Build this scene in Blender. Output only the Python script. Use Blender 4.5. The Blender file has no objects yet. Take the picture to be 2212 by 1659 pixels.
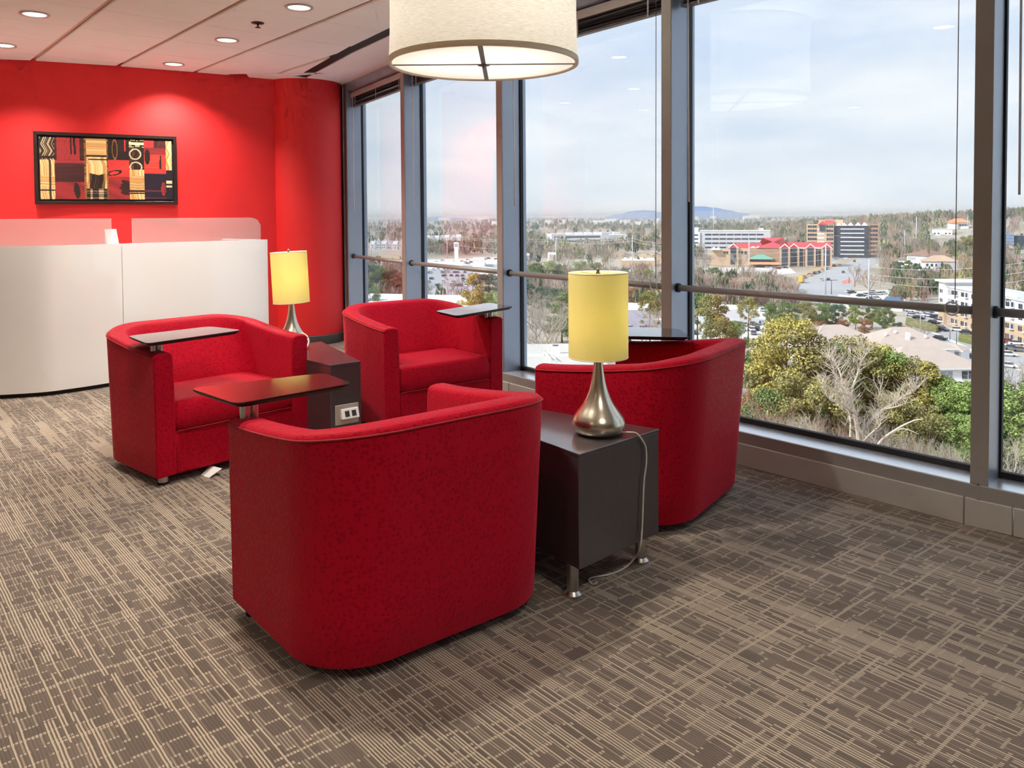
import bpy, bmesh, math, random
import numpy as np
from mathutils import Vector, Matrix
C = bpy.context.scene.collection
R = math.radians
rng = random.Random(7)

# ---------------------------------------------------------------- camera
F_PX, PITCH, ROLL, CX, CY, EYE = 1746.2, .0336, -.0067, 1106.0, 526.25, 1.41   # in the 2212 x 1659 frame
cam = bpy.data.cameras.new('camera'); cam_ob = bpy.data.objects.new('camera', cam); C.objects.link(cam_ob)
cam.sensor_fit = 'HORIZONTAL'; cam.sensor_width = 36.0; cam.lens = 36.0 * F_PX / 2212.0
cam.shift_y = -(829.5 - CY) / 2212.0
cam.clip_start = .05; cam.clip_end = 40000
_f = Vector((0, math.cos(PITCH), -math.sin(PITCH))); _u = Vector((0, math.sin(PITCH), math.cos(PITCH))); _r = Vector((1, 0, 0))
_r2 = _r * math.cos(ROLL) + _u * math.sin(ROLL); _u2 = _u * math.cos(ROLL) - _r * math.sin(ROLL)
cam_ob.matrix_world = Matrix(((_r2.x, _u2.x, -_f.x, 0), (_r2.y, _u2.y, -_f.y, 0), (_r2.z, _u2.z, -_f.z, EYE), (0, 0, 0, 1)))
sc = bpy.context.scene; sc.camera = cam_ob

# ---------------------------------------------------------------- world, sun, exposure
def S(r, g, b, a=1.0):
    f = lambda c: (c / 255 / 12.92) if c / 255 <= .04045 else ((c / 255 + .055) / 1.055) ** 2.4
    return (f(r), f(g), f(b), a)
class NT:
    def __init__(s, tree): s.t = tree; s.n = tree.nodes; s.l = tree.links
    def new(s, typ, **kw):
        n = s.n.new(typ)
        for k, v in kw.items(): setattr(n, k, v)
        return n
    def link(s, a, b): s.l.new(a, b)
    def inp(s, sock, v):
        if hasattr(v, 'is_linked') or hasattr(v, 'links'): s.l.new(v, sock)
        else: sock.default_value = v
    def math(s, op, a, b=None, c=None, clamp=False):
        n = s.new('ShaderNodeMath', operation=op); n.use_clamp = clamp
        s.inp(n.inputs[0], a)
        if b is not None: s.inp(n.inputs[1], b)
        if c is not None: s.inp(n.inputs[2], c)
        return n.outputs[0]
    def mix(s, fac, a, b):
        n = s.new('ShaderNodeMix', data_type='RGBA'); s.inp(n.inputs[0], fac); s.inp(n.inputs[6], a); s.inp(n.inputs[7], b); return n.outputs[2]
    def noise(s, vec, scale, detail=3, rough=.5, dim='3D'):
        n = s.new('ShaderNodeTexNoise', noise_dimensions=dim); n.inputs['Scale'].default_value = scale; n.inputs['Detail'].default_value = detail; n.inputs['Roughness'].default_value = rough
        if vec is not None: s.link(vec, n.inputs['Vector'])
        return n.outputs[0]
    def ramp(s, fac, stops):
        n = s.new('ShaderNodeValToRGB'); s.inp(n.inputs[0], fac); e = n.color_ramp.elements
        while len(e) < len(stops): e.new(.5)
        for k, (p, c) in enumerate(stops): e[k].position = p; e[k].color = c
        return n.outputs[0]

SKY = .98
w = bpy.data.worlds.new('sky'); sc.world = w; w.use_nodes = True
t = NT(w.node_tree); t.n.clear()
tc = t.new('ShaderNodeTexCoord'); sep = t.new('ShaderNodeSeparateXYZ'); t.link(tc.outputs['Generated'], sep.inputs[0])
elev = t.math('ABSOLUTE', sep.outputs[2])
base = t.ramp(elev, [(0.0, S(224, 230, 236)), (.06, S(214, 224, 236)), (.22, S(202, 217, 240)), (1.0, S(190, 209, 242))])
mp = t.new('ShaderNodeMapping'); t.link(tc.outputs['Generated'], mp.inputs[0]); mp.inputs['Scale'].default_value = (2.2, 2.2, 9.0)
nz = t.noise(mp.outputs[0], 1.6, 5, .55)
cl = t.ramp(nz, [(.36, (0, 0, 0, 1)), (.66, (1, 1, 1, 1))])
col = t.mix(cl, base, S(238, 241, 246))
nz2 = t.noise(mp.outputs[0], 1.1, 3, .5)
col = t.mix(t.math('MULTIPLY', t.ramp(nz2, [(.45, (0, 0, 0, 1)), (.7, (1, 1, 1, 1))]), .45), col, S(186, 202, 228))
bg = t.new('ShaderNodeBackground'); t.link(col, bg.inputs[0]); bg.inputs[1].default_value = SKY
out = t.new('ShaderNodeOutputWorld'); t.link(bg.outputs[0], out.inputs[0])

sun = bpy.data.lights.new('sun', 'SUN'); sun.energy = 3.7; sun.angle = R(6); sun.color = (1.0, .95, .86)
sun_ob = bpy.data.objects.new('sun', sun); C.objects.link(sun_ob)
sun_ob.rotation_euler = Vector((.74, .30, -.60)).to_track_quat('-Z', 'Y').to_euler()
sc.view_settings.view_transform = 'Standard'; sc.view_settings.look = 'None'; sc.view_settings.gamma = 1.0
sc.view_settings.use_curve_mapping = False; sc.view_settings.exposure = 0.38
LAMP_W, BULB_W, DRUM_W = 150.0, 20.0, 10.0      # radiant power of a downlight, a table lamp bulb, the pendant
cy = sc.cycles
cy.max_bounces = 6; cy.diffuse_bounces = 4; cy.glossy_bounces = 3; cy.transmission_bounces = 4; cy.transparent_max_bounces = 10
cy.use_adaptive_sampling = True; cy.adaptive_threshold = .09; cy.adaptive_min_samples = 10; cy.use_denoising = True
cy.sample_clamp_indirect = 6.0; cy.caustics_reflective = False; cy.caustics_refractive = False

# ---------------------------------------------------------------- helpers
def ray(x, y):
    u = (x - CX) / F_PX; v = (y - CY) / F_PX; cr, sr = math.cos(ROLL), math.sin(ROLL)
    u, v = cr * u + sr * v, -sr * u + cr * v
    c, s = math.cos(PITCH), math.sin(PITCH)
    return Vector((u, c - s * v, -s - c * v))
def at(x, y, z=0.0):            # the point of height z that the photograph shows at pixel x, y
    d = ray(x, y); return Vector((0, 0, EYE)) + d * ((z - EYE) / d.z)
def far(x, y, dist):            # the point at that pixel, dist metres away along the ground
    d = ray(x, y); return Vector((0, 0, EYE)) + d * (dist / math.hypot(d.x, d.y))

def mat(name, color, rough=.5, metal=0.0, var=0.0, vscale=8.0, bump=0.0, bscale=200.0, coat=0.0, spec=.5, sheen=0.0, emit=None, estr=0.0, trans=0.0, alpha=1.0):
    m = bpy.data.materials.new(name); m.use_nodes = True; t = NT(m.node_tree); b = t.n['Principled BSDF']
    b.inputs['Base Color'].default_value = color; b.inputs['Roughness'].default_value = rough; b.inputs['Metallic'].default_value = metal
    b.inputs['Coat Weight'].default_value = coat; b.inputs['Coat Roughness'].default_value = .04; b.inputs['Specular IOR Level'].default_value = spec
    b.inputs['Sheen Weight'].default_value = sheen; b.inputs['Transmission Weight'].default_value = trans
    tc = t.new('ShaderNodeTexCoord')
    if var:
        n = t.noise(tc.outputs['Object'], vscale, 4, .6)
        d = tuple(c * (1 - var) for c in color[:3]) + (1,); l = tuple(min(1, c * (1 + var)) for c in color[:3]) + (1,)
        t.link(t.ramp(n, [(.3, d), (.7, l)]), b.inputs['Base Color'])
    if bump:
        n = t.noise(tc.outputs['Object'], bscale, 3, .6); bp = t.new('ShaderNodeBump'); bp.inputs['Strength'].default_value = bump; bp.inputs['Distance'].default_value = .01
        t.link(n, bp.inputs['Height']); t.link(bp.outputs[0], b.inputs['Normal'])
    if emit: b.inputs['Emission Color'].default_value = emit; b.inputs['Emission Strength'].default_value = estr
    return m

class MB:
    """collects faces; build() links them as one mesh object"""
    def __init__(s): s.v = []; s.f = []; s.c = []
    def add(s, vs, fs, col=None):
        o = len(s.v); s.v += [tuple(q) for q in vs]; s.f += [tuple(i + o for i in f) for f in fs]
        if col is not None: s.c += [col] * len(fs)
        return s
    def box(s, c, size, rot=None, col=None):
        x, y, z = (q / 2 for q in size)
        vs = [Vector((a, b, d)) for a in (-x, x) for b in (-y, y) for d in (-z, z)]
        if rot is not None: m = Matrix.Rotation(rot, 3, 'Z') if not isinstance(rot, Matrix) else rot; vs = [m @ v for v in vs]
        return s.add([v + Vector(c) for v in vs], [(0, 1, 3, 2), (4, 6, 7, 5), (0, 4, 5, 1), (2, 3, 7, 6), (0, 2, 6, 4), (1, 5, 7, 3)], col)
    def prism(s, poly, z0, z1, col=None):
        n = len(poly); a = sum(poly[i][0] * poly[(i + 1) % n][1] - poly[(i + 1) % n][0] * poly[i][1] for i in range(n))
        if a < 0: poly = list(poly)[::-1]
        vs = [(p[0], p[1], z0) for p in poly] + [(p[0], p[1], z1) for p in poly]
        fs = [tuple(range(n))[::-1], tuple(range(n, 2 * n))] + [(i, (i + 1) % n, (i + 1) % n + n, i + n) for i in range(n)]
        return s.add(vs, fs, col)
    def lathe(s, prof, n=24, c=(0, 0, 0), cap=True, col=None):
        vs = []; fs = []; c = Vector(c)
        for r, z in prof:
            for k in range(n): a = 2 * math.pi * k / n; vs.append(c + Vector((r * math.cos(a), r * math.sin(a), z)))
        for j in range(len(prof) - 1):
            for k in range(n): k2 = (k + 1) % n; fs.append((j * n + k, j * n + k2, (j + 1) * n + k2, (j + 1) * n + k))
        if cap: fs.append(tuple(range(n))[::-1]); fs.append(tuple(range((len(prof) - 1) * n, len(prof) * n)))
        return s.add(vs, fs, col)
    def tube(s, pts, r, n=8, cap=True, col=None):
        pts = [Vector(p) for p in pts]; rs = r if isinstance(r, (list, tuple)) else [r] * len(pts); vs = []; fs = []; nx = None
        for i, p in enumerate(pts):
            d = (pts[min(i + 1, len(pts) - 1)] - pts[max(i - 1, 0)])
            d = d.normalized() if d.length > 1e-9 else Vector((0, 0, 1))
            if nx is None: nx = d.orthogonal().normalized()
            nx = (nx - d * nx.dot(d)); nx = nx.normalized() if nx.length > 1e-6 else d.orthogonal().normalized()
            ny = d.cross(nx)
            for k in range(n): a = 2 * math.pi * k / n; vs.append(p + (nx * math.cos(a) + ny * math.sin(a)) * rs[i])
        for i in range(len(pts) - 1):
            for k in range(n): k2 = (k + 1) % n; fs.append((i * n + k, i * n + k2, (i + 1) * n + k2, (i + 1) * n + k))
        if cap: fs.append(tuple(range(n))[::-1]); fs.append(tuple(range((len(pts) - 1) * n, len(pts) * n)))
        return s.add(vs, fs, col)
    def mesh(s, name, m, smooth=False):
        me = bpy.data.meshes.new(name); me.from_pydata(s.v, [], s.f)
        for q in (m if isinstance(m, (list, tuple)) else [m]):
            if q is not None: me.materials.append(q)
        if s.c:
            ca = me.color_attributes.new('tint', 'FLOAT_COLOR', 'CORNER'); vals = []
            for p in me.polygons: vals += list(s.c[p.index]) * p.loop_total
            ca.data.foreach_set('color', vals)
        if smooth: me.polygons.foreach_set('use_smooth', [True] * len(me.polygons))
        me.update(); return me
    def build(s, name, m, parent=None, smooth=False, bevel=0, seg=2, autos=None):
        return link(name, s.mesh(name, m, smooth or autos is not None), parent, bevel, seg, autos)
def link(name, me, parent=None, bevel=0, seg=2, autos=None):
    o = bpy.data.objects.new(name, me); C.objects.link(o)
    if parent is not None: o.parent = parent
    if bevel:
        b = o.modifiers.new('bevel', 'BEVEL'); b.width = bevel; b.segments = seg; b.limit_method = 'ANGLE'; b.angle_limit = R(35); b.harden_normals = False
    if autos is not None: sharp(me, autos)
    return o
def sharp(me, deg):             # keep edges sharper than deg crisp under smooth shading
    bm = bmesh.new(); bm.from_mesh(me); bm.normal_update(); lim = R(deg)
    for e in bm.edges:
        if len(e.link_faces) == 2 and e.calc_face_angle(0) > lim: e.smooth = False
    bm.to_mesh(me); bm.free()
def empty(name, loc=(0, 0, 0), rz=0.0):
    o = bpy.data.objects.new(name, None); C.objects.link(o); o.location = loc; o.rotation_euler = (0, 0, rz); o.empty_display_size = .1; return o
def tag(o, label=None, cat=None, group=None, kind=None):
    if label: o['label'] = label
    if cat: o['category'] = cat
    if group: o['group'] = group
    if kind: o['kind'] = kind
    return o
def thing(name, label, cat, loc=(0, 0, 0), rz=0.0, group=None): return tag(empty(name, loc, rz), label, cat, group)
def struct(o): o['kind'] = 'structure'; return o
def copy_tree(o, parent=None):
    c = o.copy(); C.objects.link(c); c.parent = parent
    for ch in o.children:
        copy_tree(ch, c)
    return c

# ================================================================ room shell
HC = 2.937
M = [Vector(q) for q in ((-1.895, 9.294), (-1.0425, 7.817), (-.0905, 6.333), (.946, 4.937), (2.098, 3.602), (3.339, 2.382), (4.672, 1.264), (6.089, .254))]
SILL_Z, REVEAL, RAIL_Z = .19, .19, .966
red_line = [Vector(q) for q in ((-7.2, 7.42), (-6.4, 7.47), (-5.6, 7.585), (-4.866, 7.756), (-4.59, 7.835), (-4.26, 7.98), (-3.927, 8.147), (-3.6, 8.33), (-3.294, 8.509), (-3.0, 8.69), (-2.739, 8.855), (-2.55, 8.98))]
COL_C, COL_R = Vector((-2.36, 9.27)), .41
facets = []
for k in range(len(M) - 1):
    d = (M[k + 1] - M[k]); L = d.length; d = d / L; facets.append((M[k], d, Vector((-d.y, d.x)), L))
def vert_normal(k):
    a = facets[max(k - 1, 0)][2]; b = facets[min(k, len(facets) - 1)][2]; return (a + b).normalized()
def chain(off): return [M[k] + vert_normal(k) * off for k in range(len(M))]

# carpet: two-tone loop pile, ribs running towards the camera's right, blocks and broken cross lines
def carpet_material():
    m = bpy.data.materials.new('carpet'); m.use_nodes = True; t = NT(m.node_tree); b = t.n['Principled BSDF']
    tc = t.new('ShaderNodeTexCoord'); mp = t.new('ShaderNodeMapping', vector_type='TEXTURE'); t.link(tc.outputs['Object'], mp.inputs[0]); mp.inputs['Rotation'].default_value = (0, 0, R(-50))
    wob = t.noise(mp.outputs[0], 9, 2); sep = t.new('ShaderNodeSeparateXYZ'); t.link(mp.outputs[0], sep.inputs[0])
    u = sep.outputs[0]; v = t.math('ADD', sep.outputs[1], t.math('MULTIPLY', t.math('SUBTRACT', wob, .5), .006))
    def wn(a, b_=None):
        n = t.new('ShaderNodeTexWhiteNoise', noise_dimensions='2D'); c = t.new('ShaderNodeCombineXYZ'); t.inp(c.inputs[0], a)
        if b_ is not None: t.inp(c.inputs[1], b_)
        t.link(c.outputs[0], n.inputs['Vector']); return n.outputs['Value']
    fl = lambda a: t.math('FLOOR', a); fr = lambda a: t.math('FRACT', a)
    # bands along u: some carry bundles of light lines, the others dark blocks cut by broken cross lines
    v1 = t.math('DIVIDE', v, .080); band = fl(v1); vf = fr(v1)
    split = t.math('GREATER_THAN', vf, t.math('ADD', t.math('MULTIPLY', wn(band, 5.5), .5), .25)); band2 = t.math('ADD', t.math('MULTIPLY', band, 2), split)
    drift = t.noise(mp.outputs[0], 1.3, 2)
    seg = fl(t.math('ADD', t.math('DIVIDE', u, .42), t.math('MULTIPLY', wn(band2, 2.2), 7)))
    striped = t.math('GREATER_THAN', t.math('ADD', wn(band2, seg), t.math('MULTIPLY', t.math('SUBTRACT', drift, .5), .7)), .64)
    u1 = t.math('ADD', t.math('DIVIDE', u, t.math('ADD', t.math('MULTIPLY', wn(band, 3.3), .05), .052)), t.math('MULTIPLY', wn(band), 9)); blk = fl(u1); uf = fr(u1)
    ribs = fr(t.math('DIVIDE', v, .0094)); rib = t.math('LESS_THAN', ribs, .5); ribid = fl(t.math('DIVIDE', v, .0094))
    line_on = t.math('MULTIPLY', striped, t.math('LESS_THAN', wn(ribid, t.math('ADD', seg, 40)), .66))
    stray = t.math('LESS_THAN', wn(ribid, fl(t.math('ADD', t.math('DIVIDE', u, .3), t.math('MULTIPLY', wn(ribid), 5)))), .13)
    faint = t.math('MULTIPLY', t.math('LESS_THAN', wn(ribid, t.math('ADD', blk, 71)), .3), .45)
    light = t.math('MULTIPLY', rib, t.math('MAXIMUM', t.math('MAXIMUM', line_on, stray), faint))
    cross = t.math('MULTIPLY', t.math('MULTIPLY', t.math('LESS_THAN', uf, .13), t.math('LESS_THAN', ribs, .68)), t.math('LESS_THAN', wn(ribid, t.math('ADD', blk, 13)), .82))
    cu = t.math('ADD', t.math('DIVIDE', u, .31), t.math('MULTIPLY', wn(fl(t.math('DIVIDE', v, .42)), 6.6), 3)); cross2 = t.math('MULTIPLY', t.math('LESS_THAN', fr(cu), .032), t.math('LESS_THAN', ribs, .75))
    light = t.math('MAXIMUM', light, t.math('MULTIPLY', t.math('MAXIMUM', cross, cross2), .85))
    pile = t.noise(tc.outputs['Object'], 420, 2, .7)
    light = t.math('MULTIPLY', light, t.math('SUBTRACT', t.math('MULTIPLY', pile, 1.9), .12), clamp=True)
    dark = t.mix(t.math('MULTIPLY', wn(band, t.math('ADD', blk, 17)), .8), S(118, 104, 92), S(96, 84, 74))
    dark = t.mix(t.math('MULTIPLY', pile, .35), dark, S(62, 53, 46))
    dark = t.mix(t.math('MULTIPLY', t.math('GREATER_THAN', ribs, .8), .3), dark, S(60, 50, 44))
    col = t.mix(light, dark, S(196, 181, 158))
    t.link(col, b.inputs['Base Color']); b.inputs['Roughness'].default_value = .95; b.inputs['Specular IOR Level'].default_value = .15; b.inputs['Sheen Weight'].default_value = .25
    bp = t.new('ShaderNodeBump'); bp.inputs['Strength'].default_value = .35; bp.inputs['Distance'].default_value = .004
    hgt = t.math('ADD', t.math('MULTIPLY', t.math('SINE', t.math('MULTIPLY', v, 2 * math.pi / .0094)), .5), pile); t.link(hgt, bp.inputs['Height']); t.link(bp.outputs[0], b.inputs['Normal'])
    return m
m_carpet = carpet_material()
out_chain = chain(.21)
room_poly = [tuple(p) for p in out_chain] + [(7.4, -.6), (7.4, -4.6), (-7.2, -4.6), (-7.2, 7.42)] + [tuple(p) for p in red_line[1:]] + [(-2.6, 9.75), (-2.0, 9.8)]
fl = MB().prism(room_poly, -.25, 0).build('floor', m_carpet); struct(fl); tag(fl, 'brown and beige carpet with broken stripes and blocks')

m_red = mat('red_paint', S(222, 34, 36), .62, var=.03, vscale=1.5, bump=.05, bscale=300)
m_white_paint = mat('cream_paint', S(232, 226, 214), .7, var=.02, bump=.03)
m_tile = mat('ceiling_tile_white', S(246, 243, 238), .85, var=.02, vscale=3, bump=.08, bscale=500)
m_gyp = mat('ceiling_board', S(244, 238, 234), .8, var=.015, vscale=2)
m_runner = mat('ceiling_runner', S(214, 176, 156), .6, var=.03)
m_black = mat('black_slot', S(14, 13, 14), .6, var=.1)
m_mull = mat('mullion_metal', S(164, 174, 188), .36, .45, var=.03, vscale=3)
m_mullf = mat('mullion_face', S(168, 165, 161), .42, .35, var=.03, vscale=3)
m_sill = mat('sill_metal', S(246, 249, 253), .25, .7, var=.04, vscale=5)
m_base = mat('base_panel', S(192, 189, 184), .5, .2, var=.04, vscale=4)
m_gasket = mat('gasket', S(22, 24, 28), .6, var=.1)
m_dkbase = mat('dark_base', S(74, 72, 72), .55, var=.05)
m_blind = mat('blind_slat', S(104, 98, 98), .38, .45, var=.06, vscale=3)
m_blindw = mat('blind_headrail', S(196, 192, 188), .4, .2, var=.03)
m_clear = mat('clear_wand', S(225, 228, 230), .15, 0, var=.02, spec=.6)

# walls
def wall_strip(name, pts, z0, z1, thick, m, side=1):
    n = len(pts); pts = [Vector(p) for p in pts]; q = []
    for i in range(n):
        d = (pts[min(i + 1, n - 1)] - pts[max(i - 1, 0)]).normalized(); q.append(pts[i] + Vector((-d.y, d.x)) * thick * side)
    b = MB(); vs = [(p.x, p.y, z) for z in (z0, z1) for p in pts] + [(p.x, p.y, z) for z in (z0, z1) for p in q]; fs = []
    for i in range(n - 1):
        fs += [(i, i + 1, n + i + 1, n + i), (2 * n + i, 3 * n + i, 3 * n + i + 1, 2 * n + i + 1), (n + i, n + i + 1, 3 * n + i + 1, 3 * n + i), (i, 2 * n + i, 2 * n + i + 1, i + 1)]
    fs += [(0, n, 3 * n, 2 * n), (n - 1, 3 * n - 1, 4 * n - 1, 2 * n - 1)]
    return struct(b.add(vs, fs).build(name, m, smooth=False, autos=30))
tag(wall_strip('wall_back', red_line, 0, HC + .12, .15, m_red), 'curved red painted wall behind the reception desk')
tag(wall_strip('wall_left', [(-7.2, 7.5), (-7.2, -4.6)], 0, HC + .12, .15, m_white_paint, -1), 'cream wall at the left end of the room')
tag(wall_strip('wall_front', [(-7.35, -4.6), (7.55, -4.6)], 0, HC + .12, .15, m_white_paint, -1), 'cream wall behind the viewer')
tag(wall_strip('wall_right', [(7.4, -4.6), (7.4, -.6), (out_chain[-1].x + .02, out_chain[-1].y)], 0, HC + .12, .15, m_white_paint, -1), 'cream wall right of the windows')
col = MB().lathe([(COL_R, 0), (COL_R, HC + .12)], 64, (COL_C.x, COL_C.y, 0)).build('wall_column', m_red, autos=40); struct(col); tag(col, 'round red column between red wall and windows')
cb = MB().lathe([(COL_R + .012, 0.0), (COL_R + .014, .008), (COL_R + .014, .098), (COL_R + .006, .105)], 64, (COL_C.x, COL_C.y, 0)).build('baseboard_column', m_dkbase, autos=40); struct(cb)
wb = wall_strip('baseboard_back', [p + Vector((.008, -.012)) for p in red_line], 0, .1, .02, m_dkbase)
cl_ = wall_strip('wall_corner', [(-2.05, 9.62), (M[0].x - .04, M[0].y + .03)], 0, HC + .12, .1, m_mull); 

# ceiling: deck above, tiles below it, open slot and plain board along the windows
deck = MB().prism(room_poly, HC + .085, HC + .3).build('ceiling', m_gyp); struct(deck); tag(deck, 'white tiled ceiling with wide runner joints')
SLOT = -.50
slot_in = chain(SLOT - .11); slot_out = chain(SLOT)
GY, GA, GB = .705, .4547 * 1.527, .4659 * 1.527
GO = (.5647 * 1.527, 3.3309 * 1.527); ca, sa = math.cos(GY), math.sin(GY)
def g2w(a, b): return Vector((ca * a - sa * b, sa * a + ca * b))
def clip(poly, p, n):           # keep the side where (q - p).n <= 0
    o = []
    for i in range(len(poly)):
        a, b = poly[i], poly[(i + 1) % len(poly)]; da, db = (a - p).dot(n), (b - p).dot(n)
        if da <= 0: o.append(a)
        if da * db < 0: o.append(a + (b - a) * (da / (da - db)))
    return o
def nearest_seg(pts, c):
    best = None
    for i in range(len(pts) - 1):
        a, b = pts[i], pts[i + 1]; d = b - a; s = max(0, min(1, (c - a).dot(d) / d.length_squared)); e = (a + d * s - c).length
        if best is None or e < best[0]: best = (e, a, d.normalized())
    return best
red_in = [p + Vector((.0, -.004)) for p in red_line] + [Vector((-2.0, 8.95))]
board_edge = [Vector((-2.785, 8.64)), Vector((-1.98, 8.70))]       # front edge of the plain board around the column
BOARD = [Vector(q) for q in ((-2.83, 8.79), (-2.80, 8.62), (-1.955, 8.58))]
tiles = 0
for i in range(-12, 12):
    for j in range(-16, 8):
        g = .016
        poly = [g2w(GO[0] + GB * (i + s), GO[1] + GA * (j + r)) for s, r in ((.03, .003), (.97, .003), (.97, .997), (.03, .997))]
        cen = sum(poly, Vector((0, 0))) / 4
        if not (-7.15 < cen.x < 7.3 and -4.55 < cen.y < 9.6): continue
        e, a, d = nearest_seg(slot_in, cen); n = Vector((-d.y, d.x))
        if (cen - a).dot(n) > .45: continue
        poly = clip(poly, a, n)
        if len(poly) < 3: continue
        e, a, d = nearest_seg(red_in, cen); n = Vector((-d.y, d.x))
        if (cen - a).dot(n) > .45: continue
        poly = clip(poly, a, n)
        if len(poly) < 3: continue
        e, a, d = nearest_seg(BOARD, cen)
        if cen.x > -3.0 and cen.y > 8.1: poly = clip(poly, BOARD[1], Vector((.05, 1)).normalized())
        if len(poly) < 3: continue
        for lim, nn in ((Vector((-7.19, 0)), Vector((-1, 0))), (Vector((0, -4.59)), Vector((0, -1))), (Vector((7.39, 0)), Vector((1, 0)))):
            poly = clip(poly, lim, nn)
            if len(poly) < 3: break
        if len(poly) < 3: continue
        MB().prism([tuple(p) for p in poly], HC, HC + .02).build('tile', m_tile, deck, bevel=.004, seg=1); tiles += 1
for i in range(-12, 13):        # runners seen as wide joints between the tile rows
    x = GO[0] + GB * i
    poly = [g2w(x - .03, GO[1] - GA * 16), g2w(x + .03, GO[1] - GA * 16), g2w(x + .03, GO[1] + GA * 8), g2w(x - .03, GO[1] + GA * 8)]
    # cut the runner where it leaves the tiled field
    for k in range(len(slot_in) - 1): pass
    pts = [g2w(x, GO[1] + GA * (jj / 4)) for jj in range(-64, 33)]
    ok = []
    for p in pts:
        e, a, d = nearest_seg(slot_in, p); n = Vector((-d.y, d.x)); o1 = (p - a).dot(n)
        e, a, d = nearest_seg(red_in, p); n = Vector((-d.y, d.x)); o2 = (p - a).dot(n)
        ok.append(o1 < -.02 and o2 < -.02 and -7.1 < p.x < 7.3 and -4.5 < p.y and not (p.x > -2.85 and p.y > 8.6))
    run = [p for p, q in zip(pts, ok) if q]
    if len(run) > 1:
        a, b = run[0], run[-1]; d = (b - a).normalized(); n = Vector((-d.y, d.x)) * .03
        MB().prism([tuple(a - n - d * .1), tuple(b - n + d * .1), tuple(b + n + d * .1), tuple(a + n - d * .1)], HC + .022, HC + .03).build('runner', m_runner, deck)
b = MB()
for k in range(len(M) - 1):
    o2 = chain(.0)
    b.prism([tuple(slot_out[k]), tuple(slot_out[k + 1]), tuple(o2[k + 1]), tuple(o2[k])], HC - .004, HC + .05)
b.prism([tuple(BOARD[0]), tuple(BOARD[1]), tuple(BOARD[2]), tuple(slot_out[0] + Vector((-.02, -.3))), tuple(M[0]), (-2.1, 9.6), (-2.7, 9.2)], HC - .004, HC + .05)
s1 = b.build('trim_1', m_gyp); struct(s1); tag(s1, 'plain white ceiling board between slot and windows')
b = MB()
for k in range(len(M) - 1):
    b.prism([tuple(slot_in[k]), tuple(slot_in[k + 1]), tuple(slot_out[k + 1]), tuple(slot_out[k])], HC + .006, HC + .05)
s2 = b.build('trim_2', m_black); struct(s2); tag(s2, 'black air slot running along the ceiling edge')

# glass: thin pane, mirror-like at its Fresnel share, otherwise clear
def glass_material(name, tint=(.96, .98, .98, 1), ior=1.5):
    m = bpy.data.materials.new(name); m.use_nodes = True; t = NT(m.node_tree); t.n.clear()
    tr = t.new('ShaderNodeBsdfTransparent'); tr.inputs[0].default_value = tint
    gl = t.new('ShaderNodeBsdfGlossy'); gl.inputs['Roughness'].default_value = 0.0; gl.inputs[0].default_value = (1, 1, 1, 1)
    geo = t.new('ShaderNodeNewGeometry'); dp = t.new('ShaderNodeVectorMath', operation='DOT_PRODUCT'); t.link(geo.outputs['Incoming'], dp.inputs[0]); t.link(geo.outputs['Normal'], dp.inputs[1])
    r0 = ((ior - 1) / (ior + 1)) ** 2; sch = t.math('ADD', r0, t.math('MULTIPLY', t.math('POWER', t.math('SUBTRACT', 1.0, t.math('ABSOLUTE', dp.outputs['Value'])), 5), 1 - r0))
    tc = t.new('ShaderNodeTexCoord'); nz = t.noise(tc.outputs['Object'], 1.3, 2)
    mx = t.new('ShaderNodeMixShader'); t.link(t.math('MULTIPLY', sch, t.math('ADD', .97, t.math('MULTIPLY', nz, .06))), mx.inputs[0]); t.link(tr.outputs[0], mx.inputs[1]); t.link(gl.outputs[0], mx.inputs[2])
    o = t.new('ShaderNodeOutputMaterial'); t.link(mx.outputs[0], o.inputs[0]); return m
m_glass = glass_material('window_glass', ior=1.64)

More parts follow.
